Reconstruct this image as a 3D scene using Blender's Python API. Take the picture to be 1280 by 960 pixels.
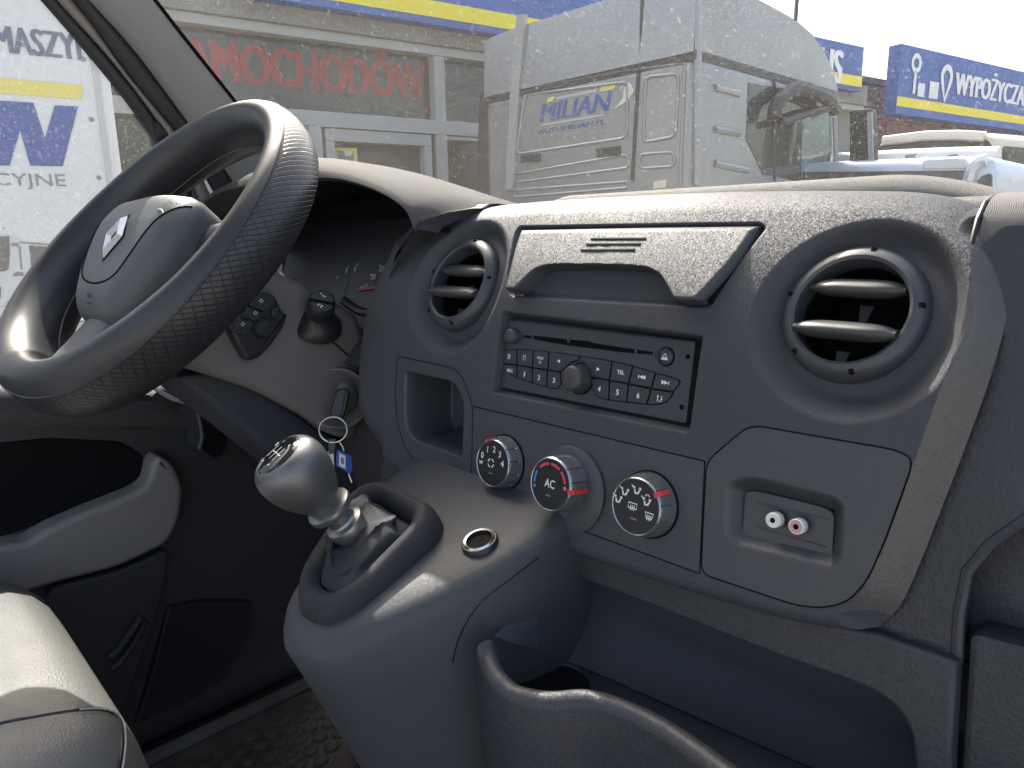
import bpy, math, random
import numpy as np
from mathutils import Vector, Matrix

random.seed(7); rng = np.random.default_rng(11)
S = bpy.context.scene
for _o in list(bpy.data.objects): bpy.data.objects.remove(_o, do_unlink=True)
COL = S.collection

# ---------------------------------------------------------------- camera
# x = vehicle right, y = vehicle forward, z = up; z = 0 is the cab floor, the ground lies GZ below
CAM = Vector((0.0, 0.0, 0.85)); GZ = -0.65
YAW, PITCH, ROLL, FPX = math.radians(46.4), math.radians(12.13), math.radians(-1.0), 885.0
_f = Vector((-math.sin(YAW)*math.cos(PITCH), math.cos(YAW)*math.cos(PITCH), -math.sin(PITCH)))
_r = Vector((math.cos(YAW), math.sin(YAW), 0)); _u = _r.cross(_f)
CR = math.cos(ROLL)*_r + math.sin(ROLL)*_u; CU = -math.sin(ROLL)*_r + math.cos(ROLL)*_u; CF = _f
cd = bpy.data.cameras.new('camera'); cam = bpy.data.objects.new('camera', cd); COL.objects.link(cam)
cam.matrix_world = Matrix(((CR.x, CU.x, -CF.x, CAM.x), (CR.y, CU.y, -CF.y, CAM.y), (CR.z, CU.z, -CF.z, CAM.z), (0, 0, 0, 1)))
cd.sensor_width = 36; cd.lens = 36*FPX/1280; cd.clip_start = 0.01; cd.clip_end = 3000
S.camera = cam
# ---------------------------------------------------------------- sky, sun, exposure
SUN = Vector((-0.62, 0.30, 0.72)).normalized()          # direction towards the sun
w = bpy.data.worlds.new('World'); S.world = w; w.use_nodes = True
nt = w.node_tree; bg = nt.nodes['Background']; sk = nt.nodes.new('ShaderNodeTexSky')
sk.sky_type = 'NISHITA'; sk.sun_disc = False
sk.sun_elevation = math.asin(SUN.z); sk.sun_rotation = math.atan2(SUN.x, SUN.y)
sk.air_density = 1.2; sk.dust_density = 7.0; sk.ozone_density = 0.6
nt.links.new(sk.outputs[0], bg.inputs[0]); bg.inputs[1].default_value = 0.14
sl = bpy.data.lights.new('sun', 'SUN'); sl.energy = 3.0; sl.angle = math.radians(0.53); sl.color = (1, 0.95, 0.87)
so = bpy.data.objects.new('sun', sl); COL.objects.link(so); so.rotation_euler = (-SUN).to_track_quat('-Z', 'Y').to_euler()
so.location = (-4, 2, 8)
S.view_settings.view_transform = 'Standard'; S.view_settings.look = 'None'; S.view_settings.gamma = 1
S.view_settings.use_curve_mapping = False; S.view_settings.exposure = 1.65
S.render.engine = 'CYCLES'
c = S.cycles; c.use_denoising = True; c.max_bounces = 10; c.diffuse_bounces = 5; c.glossy_bounces = 4
c.transparent_max_bounces = 16; c.sample_clamp_indirect = 6; c.caustics_reflective = False; c.caustics_refractive = False
c.use_adaptive_sampling = True; c.adaptive_threshold = 0.015
try: c.denoiser = 'OPENIMAGEDENOISE'; c.denoising_input_passes = 'RGB_ALBEDO_NORMAL'
except Exception: pass

# ---------------------------------------------------------------- picture point -> place
def ray(x, y): return CF + (x-640)/FPX*CR - (y-480)/FPX*CU
def onpl(x, y, o, n):
    d = ray(x, y); return CAM + d*((Vector(o)-CAM).dot(n)/d.dot(n))
def onX(x, y, v): return onpl(x, y, (v, 0, 0), Vector((1, 0, 0)))
def onY(x, y, v): return onpl(x, y, (0, v, 0), Vector((0, 1, 0)))
def onZ(x, y, v): return onpl(x, y, (0, 0, v), Vector((0, 0, 1)))
def onD(x, y, d): return CAM + ray(x, y)*d

class Frame:
    def __init__(s, o, ex, ey, ez): s.o, s.ex, s.ey, s.ez = Vector(o), Vector(ex).normalized(), Vector(ey).normalized(), Vector(ez).normalized()
    def __call__(s, x, y, z=0.0): return s.o + s.ex*x + s.ey*y + s.ez*z
    def px(s, x, y, z=0.0):
        p = onpl(x, y, s.o + s.ez*z, s.ez) - s.o; return p.dot(s.ex), p.dot(s.ey)
    def shift(s, x, y, z=0.0): return Frame(s(x, y, z), s.ex, s.ey, s.ez)
def frame_z(o, ez, up=(0, 0, 1)):
    ez = Vector(ez).normalized(); ex = Vector(up).cross(ez).normalized(); return Frame(o, ex, ez.cross(ex), ez)

# ---------------------------------------------------------------- objects
WL = {}
def link(o, parent):
    COL.objects.link(o)
    if parent is not None:
        o.parent = parent; o.matrix_parent_inverse = Matrix.Translation(-WL.get(parent.name, Vector()))
    return o
def thing(name, label, cat, loc, group=None):
    o = bpy.data.objects.new(name, None); o.empty_display_size = 0.05; o.location = loc; COL.objects.link(o); WL[o.name] = Vector(loc)
    o['label'] = label; o['category'] = cat
    if group: o['group'] = group
    return o
def tag(o, label, cat, group=None):
    o['label'] = label; o['category'] = cat
    if group: o['group'] = group
    return o
def struct(o): o['kind'] = 'structure'; return o

class MB:
    def __init__(s): s.v = []; s.f = []; s.uv = {}
    def add(s, vs, fs):
        k = len(s.v); s.v += [tuple(p) for p in vs]; s.f += [tuple(i+k for i in f) for f in fs]; return s
    def build(s, name, mat, parent=None, smooth=None, auto=True):
        me = bpy.data.meshes.new(name); me.from_pydata(s.v, [], s.f); me.update()
        return finish(name, me, mat, parent, smooth)
    # --- shapes
    def poly(s, pts): return s.add(pts, [tuple(range(len(pts)))])
    def grid(s, P, cu=False, cv=False):
        n, m = len(P), len(P[0]); fs = []
        for i in range(n if cu else n-1):
            for j in range(m if cv else m-1):
                a, b = (i+1) % n, (j+1) % m
                fs.append((i*m+j, a*m+j, a*m+b, i*m+b))
        return s.add([p for r in P for p in r], fs)
    def lathe(s, F, prof, n=40, cap0=True, cap1=True, rf=None):
        rows = []
        for r, h in prof:
            row = []
            for k in range(n):
                a = 2*math.pi*k/n; q = r*(rf(a, h) if rf else 1); row.append(F(q*math.cos(a), q*math.sin(a), h))
            rows.append(row)
        k0 = len(s.v); s.grid(rows, cv=True)
        if cap0: s.f.append(tuple(k0+i for i in range(n)))
        if cap1: s.f.append(tuple(k0+(len(prof)-1)*n+i for i in range(n))[::-1])
        return s
    def tube(s, path, r, n=8, closed=False, rs=None):
        path = [Vector(p) for p in path]; N = len(path); rows = []; nrm = None
        for i, p in enumerate(path):
            a = path[(i-1) % N] if (closed or i > 0) else p; b = path[(i+1) % N] if (closed or i < N-1) else p
            t = (b-a).normalized()
            if nrm is None:
                nrm = t.cross(Vector((0, 0, 1)));
                if nrm.length < 1e-3: nrm = t.cross(Vector((1, 0, 0)))
            nrm = (nrm - t*nrm.dot(t)).normalized(); bi = t.cross(nrm); rr = rs[i] if rs else r
            rows.append([p + nrm*(rr*math.cos(2*math.pi*k/n)) + bi*(rr*math.sin(2*math.pi*k/n)) for k in range(n)])
        k0 = len(s.v); s.grid(rows, cu=closed, cv=True)
        if not closed:
            s.f.append(tuple(k0+i for i in range(n))); s.f.append(tuple(k0+(N-1)*n+i for i in range(n))[::-1])
        return s
    def prism(s, F, poly, z0, z1, bev=0.0, nb=2, back=True):
        """outline poly (x, y) in frame F from height z0 (back) to z1 (front), rounded front edge"""
        poly = ccw(poly); n = len(poly); rows = [[F(x, y, z0) for x, y in poly]]
        if bev > 0:
            for k in range(nb+1):
                a = math.pi/2*k/nb; q = inset(poly, bev*(1-math.cos(a))); rows.append([F(x, y, z1-bev+bev*math.sin(a)) for x, y in q])
            rows.append([F(x, y, z1) for x, y in inset(poly, bev*1.12)])
        else: rows.append([F(x, y, z1) for x, y in poly])
        k0 = len(s.v); s.grid(rows, cv=True)
        s.f.append(tuple(k0+(len(rows)-1)*n+i for i in range(n)))
        if back: s.f.append(tuple(k0+i for i in range(n))[::-1])
        return s
    def box(s, a, b):
        F = Frame((0, 0, 0), (1, 0, 0), (0, 1, 0), (0, 0, 1)); x0, x1 = sorted((a[0], b[0])); y0, y1 = sorted((a[1], b[1])); z0, z1 = sorted((a[2], b[2]))
        return s.prism(F, [(x0, y0), (x1, y0), (x1, y1), (x0, y1)], z0, z1)
    def ribbon(s, F, pts, wd, z, closed=False):
        n = len(pts); L = []; R = []
        for i, p in enumerate(pts):
            a = pts[(i-1) % n] if (closed or i) else p; b = pts[(i+1) % n] if (closed or i < n-1) else p
            dx, dy = b[0]-a[0], b[1]-a[1]; l = math.hypot(dx, dy) or 1; nx, ny = -dy/l*wd/2, dx/l*wd/2
            L.append(F(p[0]+nx, p[1]+ny, z)); R.append(F(p[0]-nx, p[1]-ny, z))
        return s.grid([R, L] if not closed else [R+[R[0]], L+[L[0]]])

def finish(name, me, mat, parent=None, smooth=None):
    if mat is not None: me.materials.append(mat)
    if smooth is None: smooth = 38
    if smooth:
        me.polygons.foreach_set('use_smooth', [True]*len(me.polygons))
        try: me.set_sharp_from_angle(angle=math.radians(smooth))
        except Exception: pass
    o = bpy.data.objects.new(name, me); return link(o, parent)
def area2(p): return sum(p[i-1][0]*p[i][1]-p[i][0]*p[i-1][1] for i in range(len(p)))
def ccw(p): return list(p) if area2(p) > 0 else list(p)[::-1]
def inset(p, d):
    n = len(p); out = []
    for i in range(n):
        a, b, c_ = p[i-1], p[i], p[(i+1) % n]
        e1 = (b[0]-a[0], b[1]-a[1]); e2 = (c_[0]-b[0], c_[1]-b[1]); l1 = math.hypot(*e1) or 1e-9; l2 = math.hypot(*e2) or 1e-9
        n1 = (-e1[1]/l1, e1[0]/l1); n2 = (-e2[1]/l2, e2[0]/l2); q = 1+n1[0]*n2[0]+n1[1]*n2[1]; q = max(q, 0.35)
        out.append((b[0]+d*(n1[0]+n2[0])/q, b[1]+d*(n1[1]+n2[1])/q))
    return out
def rnd(p, r, n=4):
    """round the corners of a polygon"""
    out = []; N = len(p)
    for i in range(N):
        a, b, c_ = p[i-1], p[i], p[(i+1) % N]
        l1 = math.dist(a, b); l2 = math.dist(b, c_); t = min(r[i] if isinstance(r, (list, tuple)) else r, l1*.45, l2*.45)
        A = (b[0]+(a[0]-b[0])*t/l1, b[1]+(a[1]-b[1])*t/l1); B = (b[0]+(c_[0]-b[0])*t/l2, b[1]+(c_[1]-b[1])*t/l2)
        for k in range(n+1):
            s = k/n; out.append(((1-s)**2*A[0]+2*s*(1-s)*b[0]+s*s*B[0], (1-s)**2*A[1]+2*s*(1-s)*b[1]+s*s*B[1]))
    return out
def rect(x0, y0, x1, y1): return [(x0, y0), (x1, y0), (x1, y1), (x0, y1)]
def smooth_path(pts, n=6, closed=False):
    pts = [Vector(p) for p in pts]; N = len(pts); out = []
    for i in range(N if closed else N-1):
        g = lambda k: pts[k % N] if closed else pts[min(max(k, 0), N-1)]
        a, b, c_, d = g(i-1), g(i), g(i+1), g(i+2)
        for k in range(n):
            t = k/n; out.append(.5*((2*b)+(c_-a)*t+(2*a-5*b+4*c_-d)*t*t+(3*b-a-3*c_+d)*t**3))
    if not closed: out.append(pts[-1])
    return out
def arc(cx, cy, r, a0, a1, n=16): return [(cx+r*math.cos(math.radians(a0+(a1-a0)*k/n)), cy+r*math.sin(math.radians(a0+(a1-a0)*k/n))) for k in range(n+1)]
def pxs(F, pts, z=0.0): return [F.px(x, y, z) for x, y in pts]

def text(name, s, F, box, z, mat, parent, shear=0.0, bold=0.0, keep=False, heavy=0.0):
    """flat lettering that fills box (x0, y0, x1, y1) of frame F at height z"""
    cu = bpy.data.curves.new('lettering', 'FONT'); cu.body = s; cu.size = 1; cu.shear = shear; cu.offset = bold; cu.resolution_u = 3
    to = bpy.data.objects.new('lettering', cu); COL.objects.link(to)
    dg = bpy.context.evaluated_depsgraph_get(); me = bpy.data.meshes.new_from_object(to.evaluated_get(dg))
    bpy.data.objects.remove(to, do_unlink=True); bpy.data.curves.remove(cu)
    n = len(me.vertices); co = np.empty(n*3); me.vertices.foreach_get('co', co); co = co.reshape(-1, 3)
    lo, hi = co.min(0), co.max(0); x0, y0, x1, y1 = box; sx = (x1-x0)/(hi[0]-lo[0]); sy = (y1-y0)/(hi[1]-lo[1])
    if keep:
        k = min(sx, sy); x0 = (x0+x1)/2-k*(hi[0]-lo[0])/2; y0 = (y0+y1)/2-k*(hi[1]-lo[1])/2; sx = sy = k
    if heavy: x0 += heavy/2; sx *= (x1-x0-heavy/2)/(x1-x0)
    u = x0+(co[:, 0]-lo[0])*sx; v = y0+(co[:, 1]-lo[1])*sy
    W = np.array(F.o)[None]+u[:, None]*np.array(F.ex)+v[:, None]*np.array(F.ey)+z*np.array(F.ez)
    me.vertices.foreach_set('co', W.ravel()); me.update(); me.materials.clear()
    if heavy:                                             # a heavier weight: the outline swept sideways
        import bmesh
        bm = bmesh.new(); ez = F.ez*(abs(heavy)*.004)
        for k in range(5):
            m2 = me.copy(); m2.transform(Matrix.Translation(F.ex*(heavy*(k-2)/4)+ez*k)); bm.from_mesh(m2); bpy.data.meshes.remove(m2)
        bm.to_mesh(me); bm.free()
    return finish(name, me, mat, parent, 0)

# ---------------------------------------------------------------- materials
def mat(name, col, rough=0.5, metal=0.0, spec=0.5, bump=None, var=0.0, varscale=8, emit=None, coat=0.0):
    """bump: (kind, scale, strength, distance[, stretch]) on object coordinates"""
    m = bpy.data.materials.new(name); m.use_nodes = True; n = m.node_tree.nodes; L = m.node_tree.links; b = n['Principled BSDF']
    b.inputs['Base Color'].default_value = (*col, 1); b.inputs['Roughness'].default_value = rough; b.inputs['Metallic'].default_value = metal
    b.inputs['Specular IOR Level'].default_value = spec
    if coat: b.inputs['Coat Weight'].default_value = coat; b.inputs['Coat Roughness'].default_value = 0.08
    tc = n.new('ShaderNodeTexCoord')
    if var:
        q = n.new('ShaderNodeTexNoise'); q.inputs['Scale'].default_value = varscale; q.inputs['Detail'].default_value = 5; L.new(tc.outputs['Object'], q.inputs['Vector'])
        mr = n.new('ShaderNodeMapRange'); mr.inputs[1].default_value = .3; mr.inputs[2].default_value = .7; mr.inputs[3].default_value = 1-var; mr.inputs[4].default_value = 1+var; L.new(q.outputs['Fac'], mr.inputs[0])
        mx = n.new('ShaderNodeMix'); mx.data_type = 'RGBA'; mx.blend_type = 'MULTIPLY'; mx.inputs[0].default_value = 1; mx.inputs[6].default_value = (*col, 1)
        L.new(mr.outputs[0], mx.inputs[7]); L.new(mx.outputs[2], b.inputs['Base Color'])
        r2 = n.new('ShaderNodeMapRange'); r2.inputs[1].default_value = .3; r2.inputs[2].default_value = .7; r2.inputs[3].default_value = rough*1.12; r2.inputs[4].default_value = rough*.9; L.new(q.outputs['Fac'], r2.inputs[0]); L.new(r2.outputs[0], b.inputs['Roughness'])
    if bump and bump[0] == 'facet':                          # moulded grain: every millimetre cell tilts its own way
        vo = n.new('ShaderNodeTexVoronoi'); vo.inputs['Scale'].default_value = bump[1]; L.new(tc.outputs['Object'], vo.inputs['Vector'])
        sb = n.new('ShaderNodeVectorMath'); sb.operation = 'SUBTRACT'; sb.inputs[1].default_value = (.5, .5, .5); L.new(vo.outputs['Color'], sb.inputs[0])
        sc_ = n.new('ShaderNodeVectorMath'); sc_.operation = 'SCALE'; sc_.inputs['Scale'].default_value = bump[2]; L.new(sb.outputs[0], sc_.inputs[0])
        ge = n.new('ShaderNodeNewGeometry'); ad = n.new('ShaderNodeVectorMath'); ad.operation = 'ADD'; L.new(ge.outputs['Normal'], ad.inputs[0]); L.new(sc_.outputs[0], ad.inputs[1])
        no = n.new('ShaderNodeVectorMath'); no.operation = 'NORMALIZE'; L.new(ad.outputs[0], no.inputs[0]); L.new(no.outputs[0], b.inputs['Normal']); bump = None
    if bump:
        kind, sc, st, dist = bump[:4]
        if kind == 'noise':
            t = n.new('ShaderNodeTexNoise'); t.inputs['Scale'].default_value = sc; t.inputs['Detail'].default_value = 3; out = t.outputs['Fac']
        elif kind == 'leather':
            t = n.new('ShaderNodeTexVoronoi'); t.feature = 'F1'; t.inputs['Scale'].default_value = sc; out = t.outputs['Distance']
        elif kind == 'cells':
            t = n.new('ShaderNodeTexVoronoi'); t.feature = 'DISTANCE_TO_EDGE'; t.inputs['Scale'].default_value = sc
            cr = n.new('ShaderNodeMapRange'); cr.inputs[2].default_value = .12; L.new(t.outputs['Distance'], cr.inputs[0]); out = cr.outputs[0]
        elif kind == 'brickuv' or kind == 'knurl':
            t = n.new('ShaderNodeTexBrick'); t.inputs['Scale'].default_value = sc; t.inputs['Mortar Size'].default_value = .06 if kind == 'brickuv' else .12; t.inputs['Mortar Smooth'].default_value = .6
            t.offset = .0 if kind == 'brickuv' else .5; t.inputs['Brick Width'].default_value = 1.0 if kind == 'brickuv' else .6; t.inputs['Row Height'].default_value = .5 if kind == 'brickuv' else .3; out = None
            inv = n.new('ShaderNodeMath'); inv.operation = 'SUBTRACT'; inv.inputs[0].default_value = 1; L.new(t.outputs['Fac'], inv.inputs[1]); out = inv.outputs[0]
        src = tc.outputs['UV'] if kind == 'brickuv' else tc.outputs['Object']
        if kind == 'knurl':
            mp = n.new('ShaderNodeMapping'); mp.inputs['Rotation'].default_value = (.9, .2, .75); L.new(src, mp.inputs[0]); src = mp.outputs[0]
        if kind == 'leather' or kind == 'cells':
            nz = n.new('ShaderNodeTexNoise'); nz.inputs['Scale'].default_value = sc*.7; L.new(src, nz.inputs['Vector'])
            ad = n.new('ShaderNodeMixRGB'); ad.blend_type = 'ADD'; ad.inputs[0].default_value = .6/sc; L.new(src, ad.inputs[1]); L.new(nz.outputs['Color'], ad.inputs[2]); src = ad.outputs[0]
        L.new(src, t.inputs['Vector'])
        bp = n.new('ShaderNodeBump'); bp.inputs['Strength'].default_value = st; bp.inputs['Distance'].default_value = dist; L.new(out, bp.inputs['Height']); L.new(bp.outputs[0], b.inputs['Normal'])
        if kind == 'brickuv':
            m3 = n.new('ShaderNodeMix'); m3.data_type = 'RGBA'; m3.inputs[6].default_value = (col[0]*.55, col[1]*.55, col[2]*.55, 1); m3.inputs[7].default_value = (*col, 1); L.new(out, m3.inputs[0]); L.new(m3.outputs[2], b.inputs['Base Color'])
    if emit: b.inputs['Emission Color'].default_value = (*col, 1); b.inputs['Emission Strength'].default_value = emit
    return m
M = {}
M['dash'] = mat('dark dash plastic', (.064, .067, .076), .56, spec=.22, bump=('facet', 1450, .29), var=.06, varscale=5)
M['dash_left'] = mat('dash plastic smooth', (.053, .056, .066), .52, spec=.4, bump=('noise', 1300, .35, .0006), var=.05)
M['lid'] = mat('lid plastic', (.064, .067, .076), .54, spec=.22, bump=('facet', 1450, .28), var=.05)
M['cover'] = mat('cover plastic', (.054, .057, .066), .44, bump=('facet', 1300, .16), var=.05)
M['leathery'] = mat('grained dash skin', (.032, .034, .041), .48, bump=('leather', 380, .35, .0009), var=.06)
M['lower'] = mat('lower dash plastic', (.036, .038, .045), .5, bump=('facet', 900, .22), var=.08)
M['deep'] = mat('dark blue-grey plastic', (.040, .043, .053), .55, bump=('noise', 900, .2, .0006))  # one even dark blue-grey for tray, lid lines and lower shroud
M['black'] = mat('black void', (.006, .006, .007), .7, spec=.15)
M['gap'] = mat('panel gap', (.004, .004, .005), .8, spec=.1)
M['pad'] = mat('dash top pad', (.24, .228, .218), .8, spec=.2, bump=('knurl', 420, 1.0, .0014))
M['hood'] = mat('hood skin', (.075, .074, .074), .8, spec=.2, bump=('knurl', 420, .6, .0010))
M['vent'] = mat('vent plastic', (.055, .059, .07), .36, bump=('noise', 1500, .2, .0004))
M['blade'] = mat('vent blade', (.052, .052, .053), .42, bump=('noise', 1500, .15, .0004))
M['radio'] = mat('radio face', (.040, .044, .055), .34, bump=('noise', 1800, .12, .0003), var=.04)
M['button'] = mat('radio button', (.032, .035, .044), .36, bump=('noise', 1800, .1, .0003))
M['print'] = mat('white print', (.78, .78, .78), .5)
M['dial'] = mat('dial print', (.75, .75, .75), .5)
M['edge'] = mat('panel edge painted light', (.092, .087, .085), .38, spec=.5, bump=('facet', 1150, .2))  # chamfer of the dash plastic, light from the right painted in as a paler tone
M['print_dim'] = mat('grey print', (.2, .2, .22), .5)
M['knob'] = mat('knob side', (.34, .35, .375), .27, metal=.8)
M['knob_face'] = mat('knob face', (.014, .015, .018), .4)
M['knob_base'] = mat('knob base ring', (.045, .048, .054), .3, metal=.2)
M['red'] = mat('red pointer', (.70, .045, .05), .4)
M['redprint'] = mat('red print', (.62, .07, .09), .5)
M['blueprint'] = mat('blue print', (.06, .2, .55), .5)
M['pink'] = mat('pink print', (.75, .12, .3), .5)
M['metal'] = mat('bright metal', (.62, .62, .6), .22, metal=1)
M['satin'] = mat('satin knob metal', (.165, .165, .168), .46, metal=.7, bump=('noise', 1500, .06, .0004), var=.08, varscale=40)
M['collar'] = mat('collar metal', (.30, .30, .305), .36, metal=.85)
M['boot'] = mat('boot leather', (.030, .031, .036), .68, spec=.3, bump=('leather', 900, .35, .0005), var=.12, varscale=30)
M['console'] = mat('console plastic', (.054, .057, .065), .5, spec=.35, bump=('facet', 1200, .10), var=.08, varscale=9)
M['console_side'] = mat('console side grain', (.042, .045, .053), .5, bump=('leather', 420, .35, .0008))
M['shroud'] = mat('column shroud', (.18, .165, .162), .42, bump=('noise', 1500, .2, .0004), var=.06)
M['stalk'] = mat('stalk plastic', (.022, .023, .025), .38)
M['wheel_smooth'] = mat('wheel smooth leather', (.034, .036, .040), .36, bump=('leather', 900, .12, .0004), var=.08, varscale=20)
M['wheel_hatch'] = mat('wheel hatched leather', (.034, .033, .035), .38, bump=('brickuv', 1, 1.0, .0026), var=.1, varscale=15)
M['airbag'] = mat('airbag cover', (.086, .091, .097), .42, bump=('leather', 850, .5, .0006), var=.06)
M['spoke'] = mat('spoke plastic', (.10, .10, .105), .45, bump=('noise', 900, .5, .001))
M['chrome'] = mat('chrome badge', (.5, .5, .52), .22, metal=1)
M['trim_grey'] = mat('pillar trim', (.34, .34, .34), .6, bump=('noise', 700, .15, .0006), var=.04)
M['trim_taupe'] = mat('taupe trim', (.25, .222, .205), .55, bump=('noise', 700, .2, .0006), var=.05)
M['seal'] = mat('rubber seal', (.018, .019, .022), .5)
M['door'] = mat('door plastic', (.045, .044, .047), .55, bump=('noise', 700, .3, .0007), var=.08)
M['seat'] = mat('seat leather', (.165, .165, .158), .5, bump=('leather', 480, .45, .0009), var=.07, varscale=18)
M['stitch'] = mat('stitch thread', (.6, .56, .47), .7)
M['mat'] = mat('rubber mat', (.115, .104, .095), .62, bump=('noise', 300, .4, .001), var=.3, varscale=14)
M['carpet'] = mat('cab floor carpet', (.03, .03, .032), .9, bump=('noise', 600, .6, .002))
M['tag_blue'] = mat('key tag blue', (.03, .09, .42), .35)
M['key_metal'] = mat('key metal', (.55, .54, .5), .3, metal=1)
# outdoors
M['white'] = mat('box white', (.74, .74, .73), .45, var=.06, varscale=1.5)
M['ink_blue'] = mat('print navy', (.035, .09, .33), .5)
M['ink_slate'] = mat('print slate', (.10, .14, .22), .5)
M['ink_yellow'] = mat('print yellow', (.80, .68, .16), .5)
M['ink_grey'] = mat('print grey', (.22, .22, .23), .5)
M['ink_light'] = mat('print light grey', (.52, .52, .52), .5)
M['ink_dark'] = mat('print dark grey', (.13, .13, .135), .5)
M['silver'] = mat('truck silver paint', (.345, .34, .333), .36, metal=.45, var=.06, varscale=2)
M['silver_dark'] = mat('truck recess', (.045, .046, .05), .45, metal=.2)
M['truck_black'] = mat('truck black plastic', (.03, .03, .033), .5)
M['glass_dark'] = mat('dark glass', (.035, .045, .05), .08, spec=.8)
M['reflection_teal'] = mat('painted reflection', (.12, .20, .20), .08, spec=.8)  # teal colour painted as a reflection over the lorry side window
M['sticker'] = mat('sticker cream', (.7, .68, .52), .5)
M['sign_blue'] = mat('sign blue', (.045, .12, .38), .5, var=.08, varscale=1.2)
M['sign_yellow'] = mat('sign yellow', (.85, .70, .04), .5)
M['render'] = mat('facade render', (.23, .225, .21), .8, bump=('noise', 40, .3, .02), var=.12, varscale=2)
M['frame_w'] = mat('shop frame white', (.36, .36, .345), .5, var=.06, varscale=2)
M['shop_glass'] = mat('shop glass', (.032, .035, .036), .15, spec=.7, var=.2, varscale=.8)
M['red_letters'] = mat('red foil letters', (.30, .04, .04), .5)
M['brick'] = mat('brick', (.20, .085, .06), .85, var=.25, varscale=6)
M['mortar'] = mat('mortar', (.25, .23, .2), .9)
M['ground'] = mat('yard concrete', (.30, .29, .275), .85, bump=('noise', 30, .4, .02), var=.18, varscale=1.3)
M['car_silver'] = mat('silver car paint', (.56, .60, .66), .25, metal=.3, coat=.5)
M['car_beige'] = mat('cream van paint', (.60, .56, .47), .35, coat=.3)
M['tyre'] = mat('tyre', (.02, .02, .02), .8)
M['headliner'] = mat('headliner', (.40, .39, .37), .9)
M['white_plug'] = mat('socket white', (.75, .73, .68), .4)
M['pink_plug'] = mat('socket pink', (.62, .33, .33), .4)

def glass_mat(name, base, dusty, scale, streak=False):
    """clear pane with a film of dust and specks on it"""
    m = bpy.data.materials.new(name); m.use_nodes = True; n = m.node_tree.nodes; L = m.node_tree.links
    for x in list(n):
        if x.type == 'BSDF_PRINCIPLED': n.remove(x)
    out = [x for x in n if x.type == 'OUTPUT_MATERIAL'][0]
    tc = n.new('ShaderNodeTexCoord')
    def noise(sc, det, a, b, lo, hi, vec=None):
        q = n.new('ShaderNodeTexNoise'); q.inputs['Scale'].default_value = sc; q.inputs['Detail'].default_value = det; L.new(vec or tc.outputs['Object'], q.inputs['Vector'])
        r = n.new('ShaderNodeMapRange'); r.inputs[1].default_value = a; r.inputs[2].default_value = b; r.inputs[3].default_value = lo; r.inputs[4].default_value = hi; L.new(q.outputs['Fac'], r.inputs[0]); return r.outputs[0]
    def add(a, b):
        k = n.new('ShaderNodeMath'); k.operation = 'ADD'; k.use_clamp = True; L.new(a, k.inputs[0]); L.new(b, k.inputs[1]); return k.outputs[0]
    f = noise(3.5, 3, .3, .7, base*.75, base*1.25)
    f = add(f, noise(scale, 2, .55, .72, 0, dusty))
    vo = n.new('ShaderNodeTexVoronoi'); vo.inputs['Scale'].default_value = 230; L.new(tc.outputs['Object'], vo.inputs['Vector'])
    r = n.new('ShaderNodeMapRange'); r.inputs[1].default_value = .10; r.inputs[2].default_value = .04; r.inputs[3].default_value = 0; r.inputs[4].default_value = dusty*2.2; L.new(vo.outputs['Distance'], r.inputs[0]); f = add(f, r.outputs[0])
    if streak:
        mp = n.new('ShaderNodeMapping'); mp.inputs['Rotation'].default_value = (0, .6, .7); mp.inputs['Scale'].default_value = (260, 12, 260); L.new(tc.outputs['Object'], mp.inputs[0])
        f = add(f, noise(1, 1, .66, .76, 0, dusty*.8, mp.outputs[0]))
    tr = n.new('ShaderNodeBsdfTransparent'); tr.inputs[0].default_value = (.93, .95, .94, 1)
    tl = n.new('ShaderNodeBsdfTranslucent'); tl.inputs[0].default_value = (.80, .77, .70, 1); df = n.new('ShaderNodeBsdfDiffuse'); df.inputs[0].default_value = (.80, .77, .70, 1)
    d = n.new('ShaderNodeMixShader'); d.inputs[0].default_value = .35; L.new(tl.outputs[0], d.inputs[1]); L.new(df.outputs[0], d.inputs[2])
    mx = n.new('ShaderNodeMixShader'); L.new(f, mx.inputs[0]); L.new(tr.outputs[0], mx.inputs[1]); L.new(d.outputs[0], mx.inputs[2])
    gl = n.new('ShaderNodeBsdfGlossy'); gl.inputs['Roughness'].default_value = .02; fr = n.new('ShaderNodeFresnel'); fr.inputs[0].default_value = 1.25
    m2 = n.new('ShaderNodeMixShader'); L.new(fr.outputs[0], m2.inputs[0]); L.new(mx.outputs[0], m2.inputs[1]); L.new(gl.outputs[0], m2.inputs[2])
    L.new(m2.outputs[0], out.inputs[0]); return m
M['screen'] = glass_mat('dusty windscreen', .030, .12, 800, True)
M['pane'] = glass_mat('door glass', .05, .10, 300)
# ================================================================ the setting
def sheet(name, a, b, z, m):
    return struct(MB().add([(a[0], a[1], z), (b[0], a[1], z), (b[0], b[1], z), (a[0], b[1], z)], [(0, 1, 2, 3)]).build(name, m, smooth=0))
sheet('ground', (-400, -400), (400, 400), GZ, M['ground'])
struct(MB().box((-1.24, -1.2, -.06), (.55, .95, 0)).build('cab_floor', M['carpet'], smooth=0))

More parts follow.
